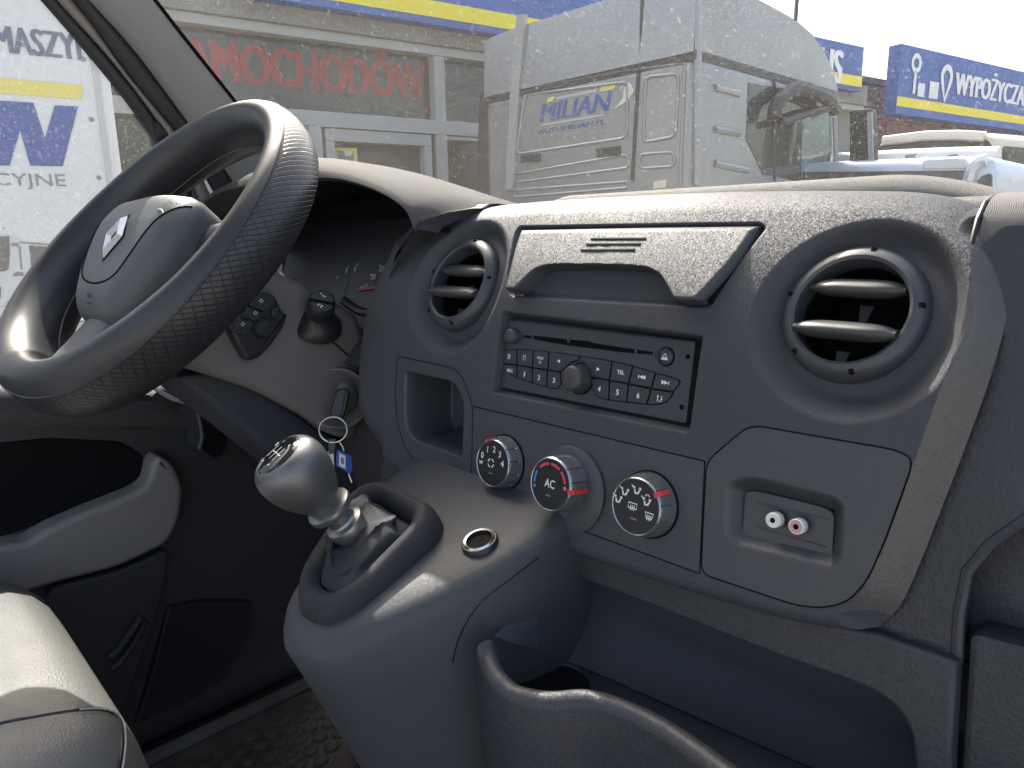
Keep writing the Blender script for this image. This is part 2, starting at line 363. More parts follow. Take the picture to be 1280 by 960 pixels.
# ================================================================ dashboard
dash = thing('dashboard', 'dark grey plastic dashboard with round air vents and climate control knobs', 'dashboard', (-.345, .62, .0))
T10 = math.radians(10)
PF = Frame((0, .4153, .7808), (1, 0, 0), (0, math.sin(T10), math.cos(T10)), (0, -math.cos(T10), math.sin(T10)))   # face of the centre panel
def w0(v): return -3.1*np.maximum(0, np.asarray(v)+.02)**2
def onS(x, y, dw=0.0):
    wv = 0.0
    for _ in range(25): u, v = PF.px(x, y, wv); wv = .5*wv+.5*(float(w0(v))+dw)
    return u, v
def S_(pts, dw=0.0): return [onS(x, y, dw) for x, y in pts]
def PS(u, v, dw=0.0): return PF(u, v, float(w0(v))+dw)
def vframe(u, v, dw=0.0):
    sl_ = -6.2*max(0, v+.02); ey = (PF.ey+PF.ez*sl_).normalized(); ex = PF.ex; return Frame(PS(u, v, dw), ex, ey, ex.cross(ey))
def sdpoly(U, V, poly):
    P = np.asarray(poly); D = np.full(U.shape, 1e9); ins = np.zeros(U.shape, bool); n = len(P)
    for i in range(n):
        a = P[i-1]; b = P[i]; e = b-a; l = e@e+1e-15
        t = np.clip(((U-a[0])*e[0]+(V-a[1])*e[1])/l, 0, 1); D = np.minimum(D, (U-a[0]-t*e[0])**2+(V-a[1]-t*e[1])**2)
        c_ = ((a[1] > V) != (b[1] > V)) & (U < (b[0]-a[0])*(V-a[1])/(b[1]-a[1]+1e-18)+a[0]); ins ^= c_
    D = np.sqrt(D); return np.where(ins, -D, D)
def dline(U, V, P):
    P = np.asarray(P); D = np.full(U.shape, 1e9)
    for i in range(1, len(P)):
        a = P[i-1]; e = P[i]-a; l = e@e+1e-15; t = np.clip(((U-a[0])*e[0]+(V-a[1])*e[1])/l, 0, 1)
        D = np.minimum(D, (U-a[0]-t*e[0])**2+(V-a[1]-t*e[1])**2)
    return np.sqrt(D)
def sst(t): t = np.clip(t, 0, 1); return t*t*(3-2*t)
def resample(P, n):
    P = [Vector((*p, 0)) for p in P]; P = smooth_path(P, 8); L = [0]
    for i in range(1, len(P)): L.append(L[-1]+(P[i]-P[i-1]).length)
    return np.stack([np.interp(np.linspace(0, L[-1], n), L, [p[k] for p in P]) for k in (0, 1)], 1)
def coons(B, Tp, Lf, Rt):
    n, m = len(B), len(Lf); s = np.linspace(0, 1, n)[:, None, None]; t = np.linspace(0, 1, m)[None, :, None]
    return (1-t)*B[:, None]+t*Tp[:, None]+(1-s)*Lf[None]+s*Rt[None]-((1-s)*(1-t)*B[0]+s*(1-t)*B[-1]+(1-s)*t*Tp[0]+s*t*Tp[-1])
def np_mesh(name, P, keep, m, parent, smooth=70):
    """grid of points P[n, m, 3] with a boolean mask of the faces to keep"""
    n, k = P.shape[:2]; idx = np.arange(n*k).reshape(n, k)
    F = np.stack([idx[:-1, :-1], idx[1:, :-1], idx[1:, 1:], idx[:-1, 1:]], -1)[keep]
    used = np.unique(F); remap = np.full(n*k, -1); remap[used] = np.arange(len(used))
    V_ = P.reshape(-1, 3)[used]; F = remap[F]
    me = bpy.data.meshes.new(name); me.vertices.add(len(V_)); me.vertices.foreach_set('co', V_.ravel())
    me.loops.add(F.size); me.loops.foreach_set('vertex_index', F.ravel().astype(np.int32))
    me.polygons.add(len(F)); me.polygons.foreach_set('loop_start', (np.arange(len(F))*4).astype(np.int32)); me.polygons.foreach_set('loop_total', np.full(len(F), 4, np.int32))
    me.update(calc_edges=True); me.validate(); return finish(name, me, m, parent, smooth)
def toworld(U, V, W): return np.array(PF.o)+U[..., None]*np.array(PF.ex)+V[..., None]*np.array(PF.ey)+W[..., None]*np.array(PF.ez)

oT = S_([(523, 284), (545, 272.5), (575, 265), (612, 259.5), (700, 251.5), (800, 245.5), (900, 241.5), (1000, 240), (1100, 240), (1160, 243), (1210, 253), (1247, 275)], -.018)
oR = S_([(1093, 787), (1125, 756), (1150, 703), (1175, 639), (1207, 556), (1238, 470), (1260, 390), (1271, 330), (1266, 298), (1247, 275)], -.018)
oB = S_([(478, 562), (497, 582), (520, 600), (549, 618), (600, 641), (700, 682), (800, 717), (900, 748), (980, 771), (1040, 783), (1093, 787)], -.012)
oL = S_([(478, 562), (463, 520), (460, 470), (464, 420), (474, 374), (492, 335), (508, 301), (523, 284)], -.024)
oL[0] = oB[0]; oL[-1] = oT[0]; oR[0] = oB[-1]; oR[-1] = oT[-1]
NU, NV = 700, 330
cB, cT, cL, cR = resample(oB, NU), resample(oT, NU), resample(oL, NV), resample(oR, NV)
G = coons(cB, cT, cL, cR); U, V = G[..., 0], G[..., 1]
W = w0(V)
def roll(d, R, h): q = np.clip(1-d/R, 0, 1); return -h*(1-np.sqrt(1-q*q*.985))
dR = dline(U, V, cR[::6]); W = W+np.minimum.reduce([roll(dline(U, V, cT[::6]), .020, .017), roll(dline(U, V, cL[::6]), 0.030, .024), roll(dline(U, V, cB[::6]), .010, .012), -.019*np.clip(1-dR/.0165, 0, 1)**1.02])
HOLES = {}
lid_o = rnd(S_([(648, 282), (952, 277), (960, 284), (888, 386), (640, 372), (634, 364), (642, 292)]), .006)
radio_o = rnd(S_([(627, 388), (880, 418.5), (862, 543), (613, 491)]), .004)
pocket_h = rnd(S_([(506, 463), (563, 475), (572, 484), (580, 503), (578, 573), (521, 553), (510, 543), (505, 525)]), .006)
aux_h = rnd(S_([(906, 600), (940, 593), (1046, 620), (1058, 634), (1053, 702), (1042, 714), (918, 684), (903, 664)]), .010)
pocket_o = rnd(S_([(497, 445), (567, 460), (578, 471), (591, 507), (589, 612), (559, 600), (525, 584), (506, 560), (497, 530), (494, 495)]), .006)
climate_o = S_([(592.5, 508), (881, 576.5), (874.5, 717), (590.5, 613)])
aux_o = rnd(S_([(876, 717), (883, 576.5), (931, 536), (948, 532.5), (1118, 562), (1139, 572), (1138, 588), (1108, 672), (1084, 726), (1060, 752), (1030, 760), (996, 757)]), .008)
def rad(cx, cy, hw): a = onS(cx-hw, cy); b = onS(cx+hw, cy); return .5*math.dist(a, b)
VENTS = []
for cx, cy, hw, rx, ry, rhw in ((574, 354, 40.5, 566, 357, 57), (1063, 390, 95, 1062, 397, 137)):
    VENTS.append((onS(cx, cy, -.012), rad(cx, cy, hw), onS(rx, ry), rad(rx, ry, rhw)))
_rr = .5*(VENTS[0][1]+VENTS[1][1]); print('VENTS', VENTS)
keep = np.ones((NU-1, NV-1), bool); Uc = .25*(U[1:, 1:]+U[:-1, 1:]+U[1:, :-1]+U[:-1, :-1]); Vc = .25*(V[1:, 1:]+V[:-1, 1:]+V[1:, :-1]+V[:-1, :-1])
for (c_, r, rc, rr_) in VENTS:
    R_ = np.hypot(U-rc[0], V-rc[1]); W = W-.017*sst((rr_+.001-R_)/(rr_-r*1.02))**1.0
    keep &= np.hypot(Uc-c_[0], Vc-c_[1]) > r*.93
W = W-.009*sst(-sdpoly(U, V, lid_o)/.005)
sdr = sdpoly(U, V, radio_o); W = W-.016*sst(-sdr/.0055); keep &= sdpoly(Uc, Vc, radio_o) > -.0072
W = W-.055*sst(-sdpoly(U, V, pocket_h)/.009)
W = W-.011*sst(-sdpoly(U, V, aux_h)/.012)
P3 = toworld(U, V, W)
in_p, in_c, in_a = (sdpoly(Uc, Vc, q) < 0 for q in (pocket_o, climate_o, aux_o))
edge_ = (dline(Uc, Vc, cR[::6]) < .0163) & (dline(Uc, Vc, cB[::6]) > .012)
np_mesh('centre_panel', P3, keep & ~in_p & ~in_c & ~in_a & ~edge_, M['dash'], dash)
np_mesh('panel_edge_painted_light', P3, keep & edge_, M['edge'], dash)
np_mesh('pocket_panel', P3, keep & in_p, M['cover'], dash)
np_mesh('climate_panel', P3, keep & in_c & ~in_p, M['cover'], dash)
sock = np_mesh('socket_cover', P3, keep & in_a & ~in_c & ~in_p, M['cover'], dash)
sock['label'] = 'flat cover with a sunken plate holding two audio sockets'
def seam(pts, closed, r=.00055, name='panel_gap'):
    pts = [Vector((*p, 0)) for p in pts]; path = []
    n = len(pts)
    for i in range(n if closed else n-1):
        a, b = pts[i], pts[(i+1) % n]; k = max(1, int((b-a).length/.004))
        path += [a.lerp(b, j/k) for j in range(k)]
    if not closed: path.append(pts[-1])
    return MB().tube([PS(p.x, p.y, -.0002) for p in path], r, 6, closed).build(name, M['gap'], dash)
seam(pocket_o, True); seam(climate_o[:2], False); seam(climate_o[1:], False); seam(aux_o, True)
# ---- storage lid
lc = S_([(641, 367), (880, 381), (956, 285), (649, 286)])
q = inset(ccw(lid_o), .0012)
lB = resample(S_([(641, 367), (720, 374), (800, 379), (866, 382), (884, 381)]), 260); lT = resample(S_([(650, 285.5), (750, 283), (850, 281), (952, 279.5)]), 260)
lL = resample(S_([(641, 367), (642.5, 340), (645, 305), (650, 285.5)]), 100); lR = resample(S_([(884, 381), (906, 352), (930, 318), (952, 279.5)]), 100)
G = coons(lB, lT, lL, lR); LU, LV = G[..., 0], G[..., 1]; LB_ = np.concatenate([lB, lR[1:], lT[::-1][1:], lL[::-1][1:-1]])
d = -sdpoly(LU, LV, LB_[::3]); tt = np.linspace(0, 1, 100)[None, :]
LW = w0(LV)+.001+.013*(1-tt)**1.2*sst(tt/.10+.35)-.010*(1-np.sqrt(1-np.clip(1-d/.006, 0, 1)**2*.98))
scoop = S_([(640, 369), (652, 361), (663, 346), (672, 336), (684, 331), (700, 329.5), (779, 330), (812, 333), (830, 342), (846, 364), (858, 384), (866, 395), (640, 380)], .004)
LW = LW-.024*sst(-sdpoly(LU, LV, rnd(scoop, .004))/.006)
lid = np_mesh('storage_lid', toworld(LU, LV, LW), np.ones((259, 99), bool), M['lid'], dash)
lid['label'] = 'sunlit lid with three embossed lines and a dark finger scoop'
def lidp(u, v):
    k_ = int(np.argmin((LU-u)**2+(LV-v)**2)); return PF(u, v, float(LW.ravel()[k_])+.0003)
for a, b in (((735, 297.5), (803, 297)), ((730, 304.5), (797, 304)), ((724, 312), (791, 311.5))):
    A, B = onS(*a, .007), onS(*b, .007); MB().tube([lidp(A[0]+(B[0]-A[0])*k/8, A[1]+(B[1]-A[1])*k/8) for k in range(9)], .0009, 6).build('embossed_line', M['deep'], lid)
# ---- air vents
def vent(c_, r, blades, tabs):
    F = vframe(c_[0], c_[1], -.014)
    v = MB().lathe(F, [(r*.76, -.05), (r*.76, -.012), (r*.75, .002), (r*.765, .0048), (r*.81, .0060), (r*.90, .0050), (r*.98, .001), (r*1.0, -.004), (r*1.0, -.02)], 72, False, False).build('air_vent', M['vent'], dash)
    MB().lathe(F, [(r*.82, -.046), (0.001, -.046)], 40, False, False).build('throat', M['black'], v)
    MB().lathe(F, [(r*.757, -.046), (r*.757, -.010)], 48, False, False).build('duct', M['black'], v)
    for yb, tilt, zz in blades:
        hw = math.sqrt(max(.01, (.755)**2-(yb/r)**2))*r; rows = []
        for i in range(25):
            s = -1+2*i/24; k = max(.28, (1-abs(s)**4.0))**.5; row = []
            for j in range(16):
                a = 2*math.pi*j/16; y = .0058*k*math.sin(a); z = .014*k*math.cos(a)
                row.append(F(s*hw, yb+y*math.cos(tilt)-z*math.sin(tilt), zz+y*math.sin(tilt)+z*math.cos(tilt)))
            rows.append(row)
        mb = MB().grid(rows, cv=True); mb.f.append(tuple(range(16))); mb.f.append(tuple(24*16+i for i in range(16)))
        b = mb.build('blade', M['blade'], v, 60)
    for xb, yb in tabs: MB().prism(F.shift(0, 0, -.010), [(xb-.004, yb+.006), (xb+.004, yb+.006), (xb+.001, yb-.008), (xb-.002, yb-.008)], -.002, .0).build('blade_tab', M['stalk'], v)
    for k, a in enumerate((82, 168, 228, 285, 8)):
        a = math.radians(a); ex, ey = math.cos(a), math.sin(a); R0 = r*.885
        Q = Frame(F(R0*ex, R0*ey, 0), F.ex*ex+F.ey*ey, -F.ex*ey+F.ey*ex, F.ez)
        MB().prism(Q, rnd(rect(-r*.045, -.0014, r*.06, .0014), .0008, 2), .0, .0053).build('notch', M['gap'], v)
    return v
v1 = vent(VENTS[0][0], VENTS[0][1], ((.0145, .50, -.004), (-.0105, .42, .004)), ((.004, -.004), (.0, -.028)))
v2 = vent(VENTS[1][0], VENTS[1][1], ((.0165, .38, -.004), (-.0125, .30, .002)), ((.004, .002), (-.003, -.028)))
v1['label'] = 'round vent facing the steering wheel with two flat blades'; v2['label'] = 'round vent beside the storage lid with two flat blades'
# ---- sockets
Fa = PF.shift(0, 0, -.011)
MB().prism(Fa, rnd(pxs(Fa, [(931, 610), (950, 610), (1032, 629), (1049, 640), (1046, 703), (1030, 705), (943, 680), (927, 668)]), .004), -.01, .0006).build('socket_gap', M['gap'], dash)
pl = MB().prism(Fa, rnd(pxs(Fa, [(934, 613), (950, 613), (1030, 632), (1046, 641), (1043, 699), (1030, 701), (945, 677), (930, 666)]), .004), -.01, .0035, .001).build('socket_plate', M['vent'], dash)
for a, b, c_, d_ in (((946, 628), (1036, 649), (1034, 650.5), (947, 630)), ((945, 658), (1032, 683), (1031, 685), (945, 660))):
    MB().prism(Fa, pxs(Fa, [a, b, c_, d_], .0035), .0036, .0042).build('plate_rib', M['knob_base'], pl)
for (x, y), m_ in (((967.5, 650), 'white_plug'), ((996.5, 658), 'pink_plug')):
    Q = Fa.shift(*Fa.px(x, y, .010))
    s = MB().lathe(Q, [(.0052, .002), (.0052, .006), (.0049, .0062), (.0048, .0115), (.0041, .0122), (.0036, .0108), (.0020, .0105), (.0020, .004)], 28, False, False).build('audio_socket', M['white_plug'], pl)
    MB().lathe(Q, [(.0042, .0118), (.0001, .0118)], 16, False, False).build('socket_core', M[m_], s)
    MB().lathe(Q, [(.0017, .0120), (.0001, .0120)], 12, False, False).build('socket_hole', M['gap'], s)
    MB().lathe(Q, [(.0055, .0025), (.0056, .0065), (.0048, .0066)], 28, False, False).build('socket_collar', M['blade'], s)
# ---- climate knobs
def knob(cx, cy, hpx, hk, baser, wmul, ptr, ring=None):
    u, v = PF.px(cx, cy, hk); a = PF.px(cx, cy-hpx/2, hk); b = PF.px(cx, cy+hpx/2, hk); R = .5*abs(a[1]-b[1])*1.0
    F = PF.shift(u, v, 0)
    if ring:
        g = MB().lathe(PF.shift(*PF.px(*ring[:2], .002)), [(ring[2], 0), (ring[2], .0025), (ring[2]-.002, .0038), (ring[2]*.6, .0045), (.002, .0045)], 60, False, False).build('knob_surround', M['cover'], dash)
    NG = 12
    rf = lambda a_, h: 1-.045*(abs(((a_*NG/(2*math.pi)) % 1)-.5) < .05)*(.004 < h < hk-.002)
    k = MB().lathe(F, [(R*baser, .0), (R*baser, .002), (R*baser*.97, .0038), (R*wmul*1.01, .0045), (R*wmul, .006), (R*1.03, hk-.003), (R*1.0, hk-.0008), (R*.965, hk), (R*.93, hk-.0004)], 192, False, False, rf).build('control_knob', M['knob'], dash, 30)
    MB().lathe(F, [(R*.93, hk-.0004), (.0004, hk-.0004)], 64, False, False).build('knob_face', M['knob_face'], k, 0)
    MB().lathe(F, [(R*baser*1.05, -.001), (R*baser*1.05, .0006), (R*baser, .0012)], 64, False, False).build('knob_gap', M['gap'], k)
    t = math.radians(ptr); c_, s_ = math.cos(t), math.sin(t)
    er = F.ex*c_+F.ey*s_; Q = Frame(F.o, er, F.ez, er.cross(F.ez))
    prof = [(R*wmul*.95, .0055), (R*wmul+.0008, .0055), (R*1.03+.0009, hk-.003), (R*.99, hk+.0006), (R*.90, hk+.0006), (R*.90, .0055)]
    MB().prism(Q, prof, -.0016, .0016).build('pointer', M['red'], k, 0)
    return k, F.shift(0, 0, hk), R
k1, F1, R1 = knob(614.9, 579.1, 61.0, .015, 1.13, 1.08, 118)
k2, F2, R2 = knob(687.0, 605.4, 69.0, .024, 1.08, 1.05, -3, (711, 612, .0345))
k3, F3, R3 = knob(793.8, 633.4, 75.0, .017, 1.13, 1.09, 38)
k1['label'] = 'fan speed knob marked 0 to 4'; k2['label'] = 'AC temperature knob with red and blue arc'; k3['label'] = 'air direction knob with white figure symbols'
Zt = .0002
for s, x, y in (('0', -.62, .22), ('1', -.34, .52), ('2', .06, .60), ('3', .42, .46), ('4', .62, .12)):
    text('figure', s, F1, (R1*(x-.10), R1*(y-.13), R1*(x+.10), R1*(y+.13)), Zt, M['print'], k1, keep=True, bold=.02)
mb = MB()
for a in range(4): mb.ribbon(F1, arc(-R1*.06, -.0*R1, R1*.17, a*90+20, a*90+80, 6), R1*.06, Zt)
for dx in (-.05, .02): mb.ribbon(F1, [(-R1*(.72+dx), -R1*.16), (-R1*(.62+dx), -R1*.02)], R1*.05, Zt); mb.ribbon(F1, [(-R1*(.76+dx), -R1*.05), (-R1*(.60+dx), -R1*.12)], R1*.05, Zt)
mb.build('fan_symbol', M['print'], k1, 0)
for k_, F_, R_ in ((k1, F1, R1), (k2, F2, R2), (k3, F3, R3)): MB().ribbon(F_, [(-R_*.12, -R_*.42), (R_*.12, -R_*.42)], R_*.06, Zt).build('indicator_mark', M['print_dim'], k_, 0)
text('lettering', 'AC', F2, (-R2*.24, -R2*.13, R2*.26, R2*.19), Zt, M['print'], k2, bold=.015)
for a0, a1, m_ in ((185, 150, 'blueprint'), (138, 100, 'redprint'), (92, 58, 'redprint'), (50, 14, 'redprint')):
    MB().ribbon(F2, arc(0, 0, R2*.76, a0, a1, 10), R2*.10, Zt).build('temperature_arc', M[m_], k2, 0)
for a, m_ in ((196, 'blueprint'), (2, 'pink')): MB().poly([F2(*p, Zt) for p in arc(R2*.76*math.cos(math.radians(a)), R2*.76*math.sin(math.radians(a)), R2*.075, 0, 337, 14)]).build('temperature_dot', M[m_], k2, 0)
def figure(x, y, arrow=True, extra=0):
    mb = MB(); r = R3
    mb.ribbon(F3, [(r*(x-.07), r*(y+.02)), (r*(x-.04), r*(y-.10)), (r*(x+.07), r*(y-.09)), (r*(x+.12), r*(y+.02))], r*.07, Zt)
    mb.poly([F3(*p, Zt) for p in arc(r*(x+.14), r*(y+.08), r*.05, 0, 330, 10)])
    if arrow: mb.poly([F3(r*(x+a), r*(y+b), Zt) for a, b in ((-.20, .14), (-.08, .02), (-.06, .12))]); mb.ribbon(F3, [(r*(x-.22), r*(y+.16)), (r*(x-.1), r*(y+.05))], r*.04, Zt)
    if extra: mb.ribbon(F3, arc(r*(x+.02), r*(y+.17), r*.08, 0, 180, 8), r*.03, Zt)
    mb.build('direction_symbol', M['print'], k3, 0)
figure(-.74, .08); figure(-.50, .40); figure(-.02, .56); figure(.42, .28, True, 1)
def screen_sym(x, y, w_, top):
    mb = MB(); r = R3
    mb.ribbon(F3, [(r*(x-w_), r*(y-.08)), (r*(x-w_*top), r*(y+.10)), (r*(x+w_*top), r*(y+.10)), (r*(x+w_), r*(y-.08))], r*.04, Zt, True)
    for dx in (-.07, 0, .07): mb.ribbon(F3, [(r*(x+dx), r*(y-.15)), (r*(x+dx), r*(y+.03))], r*.035, Zt)
    mb.build('screen_symbol', M['print'], k3, 0)
screen_sym(-.10, .0, .17, 1.0); screen_sym(.60, -.16, .11, 1.5)

# ---- upper pad, hood, right side, lower dash
def xsec(name, prof, x0, x1, m, n=40, fx=None, parent=dash, smooth=60):
    rows = []
    for i in range(n+1):
        x = x0+(x1-x0)*i/n; rows.append([Vector((x, *(fx(x, y, z) if fx else (y, z)))) for y, z in prof])
    return MB().grid(rows).build(name, m, parent, smooth)
def sp(pts, n=6): return [(p.x, p.y) for p in smooth_path([Vector((a, b, 0)) for a, b in pts], n)]
# base sheet of the dash top, then the raised front pad on it
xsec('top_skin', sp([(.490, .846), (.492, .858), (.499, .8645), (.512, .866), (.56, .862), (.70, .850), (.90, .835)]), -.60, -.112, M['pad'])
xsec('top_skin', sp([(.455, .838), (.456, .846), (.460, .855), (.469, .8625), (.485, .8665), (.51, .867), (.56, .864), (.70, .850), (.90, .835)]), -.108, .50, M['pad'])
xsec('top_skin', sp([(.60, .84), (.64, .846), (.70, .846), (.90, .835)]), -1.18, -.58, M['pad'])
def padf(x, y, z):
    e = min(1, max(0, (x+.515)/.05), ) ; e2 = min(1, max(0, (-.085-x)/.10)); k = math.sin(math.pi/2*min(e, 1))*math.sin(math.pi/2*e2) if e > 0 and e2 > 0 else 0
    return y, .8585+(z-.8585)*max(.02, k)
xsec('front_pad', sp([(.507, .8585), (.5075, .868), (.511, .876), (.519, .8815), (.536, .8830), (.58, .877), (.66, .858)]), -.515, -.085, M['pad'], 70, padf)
seamx = [onY(x, y, .474) for x, y in ((1207, 256), (1222, 246), (1240, 240.5), (1258, 239))]
MB().tube([(-.110, y_, z_) for y_, z_ in ((.450, .838), (.457, .852), (.468, .861), (.485, .865), (.51, .865), (.56, .862))], .0014, 8).build('pad_seam', M['stalk'], dash)
# instrument hood
def mirror(x): return 2*-.85-x
inner = [onY(x, y, .412) for x, y in ((517, 287), (509, 266), (494, 251), (473, 239), (450, 230), (427, 224), (405, 222), (384, 223))]+[Vector((-.86, .412, .9185))]
ridge = [onY(x, y, .49) for x, y in ((613, 261), (590, 248), (560, 236), (532, 226), (500, 216), (469, 207.5), (430, 199.5), (388, 196.5))]+[Vector((-.915, .49, .9525))]
def full(c_):
    p = [Vector(q_) for q_ in c_]; xt = p[-1].x; zt = p[-1].z
    return p
A = smooth_path(inner, 4); B = smooth_path(ridge, 4); n_ = min(len(A), len(B)); A, B = A[:n_], B[:n_]
ax, bx = A[-1].x, B[-1].x
A += [Vector((2*ax-p.x, p.y, p.z)) for p in A[-2::-1]]; B += [Vector((2*bx-p.x, p.y, p.z)) for p in B[-2::-1]]
rows = []
for i in range(len(A)):
    a, b = A[i], B[i]
    m1 = a.lerp(b, .12)+Vector((0, -.006, .004)); m2 = a.lerp(b, .5)+Vector((0, -.006, .006)); bk = Vector((b.x, b.y+.05, b.z-.004)); bk2 = Vector((b.x+(ax-b.x)*-.02, .85, .832))
    rows.append([a+Vector((0, .004, -.003)), a, m1, m2, a.lerp(b, .8)+Vector((0, -.003, .004)), b, bk, bk2])
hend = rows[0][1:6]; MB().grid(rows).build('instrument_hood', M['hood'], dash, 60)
rows = [[p, p+Vector((0, .03, -.002)), p+Vector((0, .16, -.02))] for p in A]
MB().grid(rows).build('hood_lining', M['black'], dash)
MB().poly([p+Vector((0, .155, -.015)) for p in A]+[Vector((-1.2, .567, .6)), Vector((-.56, .567, .6))]).build('hood_back', M['black'], dash, 0)
# instruments: tilted plate with dials behind a lower lip
CFm = frame_z((-.85, .535, .80), (0, -math.cos(.35), math.sin(.35)))
clu = MB().prism(CFm, rnd(rect(-.24, -.09, .215, .075), .05, 6), -.01, 0).build('instrument_cluster', M['knob_face'], dash)
for s, x, y, h in (('4', 422, 347, 8), ('5', 433.5, 339, 8), ('6', 444.5, 336, 8), ('30', 467, 346, 8), ('50', 478, 336, 8), ('70', 489.5, 327.5, 8), ('10', 458, 358, 6)):
    a = CFm.px(x, y); hh = .0065 if h > 7 else .005; text('dial_figure', s, CFm, (a[0]-hh*.9, a[1]-hh*.62, a[0]+hh*.9, a[1]+hh*.62), .0006, M['dial'], clu, keep=True, bold=.015)
for a, b in (((436, 332), (437, 336)), ((448, 329), (446, 333)), ((491, 320), (490.5, 325)), ((463, 343.5), (466, 345)), ((451, 359.5), (455, 359)), ((475, 331), (476, 333))): MB().ribbon(CFm, [CFm.px(*a), CFm.px(*b)], .0016, .0006).build('dial_tick', M['print'], clu, 0)
MB().prism(CFm, pxs(CFm, [(449, 362), (476, 357), (476, 361.5), (450, 364)]), .001, .003).build('dial_needle', M['redprint'], clu)
MB().prism(CFm, pxs(CFm, [(459, 381), (468, 379), (468, 385), (459, 386)]), .0004, .0006).build('warning_lamp', M['redprint'], clu)
for c_, r_ in (((-.10, -.02), .062), ((.09, -.02), .062)): MB().ribbon(CFm, arc(*c_, r_, 0, 354, 40), .0016, .0007, True).build('dial_ring', M['vent'], clu)
MB().tube(smooth_path([onY(430, 376, .47), onY(447, 388, .47), onY(462, 391.5, .465), onY(478, 390, .46)], 5), .006, 8).build('cluster_lip', M['cover'], dash)
xsec('cluster_shelf', sp([(.43, .70), (.45, .722), (.48, .728), (.57, .722)]), -1.1, -.58, M['cover'])
# the wing between hood and centre panel
wing = smooth_path([onY(x, y, .44) for x, y in ((604, 262), (575, 266), (545, 274), (522, 285), (508, 310), (492, 345), (476, 385), (466, 430))], 4)
wing2 = smooth_path([onY(x, y, .425) for x, y in ((604, 262), (560, 262), (535, 265), (517, 283), (503, 312), (488, 340), (468, 380), (456, 425))], 4)
rows = [[b+Vector((-.004, .04, 0)), b, a.lerp(b, .5)+Vector((.0, -.004, .002)), a+Vector((.03, .008, 0))] for a, b in zip(wing, wing2)]
pass
top_edge = [Vector(P3[0, j]) for j in range(250, 328, 13)]+[Vector(P3[i, -1]) for i in range(0, 165, 6)]; nl_ = 6; nn_ = len(top_edge)-nl_; rows = []
for i, p in enumerate(top_edge):
    f_ = max(0, i-nl_)/(nn_-1)*3.999; q_ = hend[int(f_)].lerp(hend[int(f_)+1], f_ % 1)+Vector((0, .0, .0005)); rows.append([p+Vector((0, .004, -.006)), p+Vector((0, .001, .0005)), p.lerp(q_, .5)+Vector((0, -.002, .003)), q_, q_+Vector((0, .03, -.004))])
MB().grid(rows).build('side_wing', M['dash_left'], dash, 60)
left_edge = [Vector(P3[0, j]) for j in range(0, 150, 8)]
MB().grid([[p+Vector((.002, -.001, 0)), p+Vector((-.012, .012, 0)), p+Vector((-.018, .06, -.005))] for p in left_edge]).build('side_cheek', M['dash_left'], dash, 60)
def samp(P, n):
    L_ = [0]
    for a_, b_ in zip(P, P[1:]): L_.append(L_[-1]+(b_-a_).length)
    return [Vector([float(np.interp(t_, L_, [p_[k] for p_ in P])) for k in range(3)]) for t_ in np.linspace(0, L_[-1], n)]
le_ = samp([Vector(P3[0, j]) for j in range(140, 330, 10)]+[Vector(P3[i, -1]) for i in (4, 12, 22, 34, 48)], 22); vo_ = samp([onY(x, y, .425) for x, y in ((463, 398), (478, 366), (490, 339), (500, 318), (507, 302), (517, 286))]+[hend[0], hend[1]+Vector((0, .0, -.001))], 22)
MB().grid([[a_+Vector((.004, .002, 0)), a_.lerp(b_, .5)+Vector((-.001, -.001, 0)), b_, b_+Vector((-.004, .05, 0))] for a_, b_ in zip(le_, vo_)]).build('corner_fillet', M['dash_left'], dash, 70)
# right hand dash skin beside the panel
RF = PF.shift(0, 0, -.025)
MB().prism(RF, rnd(pxs(RF, [(1040, 800), (1150, 560), (1205, 330), (1255, 282), (1560, 276), (1560, 590), (1350, 622), (1285, 646), (1236, 680), (1208, 714), (1195, 768), (1193, 828)]), .004), -.03, .0, .0).build('dash_skin', M['leathery'], dash, 0)
MB().tube([RF(*p_, -.002) for p_ in pxs(RF, [(1350, 622), (1285, 646), (1236, 680), (1208, 714), (1197, 768), (1194, 828)])], .0035, 8).build('skin_edge', M['leathery'], dash)
Rb = PF.shift(0, 0, -.058)
MB().prism(Rb, pxs(Rb, [(1150, 600), (1600, 520), (1600, 1000), (1170, 1000)]), -.02, 0).build('niche_wall', M['lower'], dash)
Rg = PF.shift(0, 0, -.026)
MB().prism(Rg, rnd(pxs(Rg, [(1211, 789), (1560, 880), (1560, 1200), (1185, 1200)]), .006), -.06, .0, .004).build('glove_box', M['leathery'], dash)
MB().prism(RF, rect(.06, -.42, .56, .052), -.05, -.004, .006).build('passenger_fascia', M['leathery'], dash, 50)
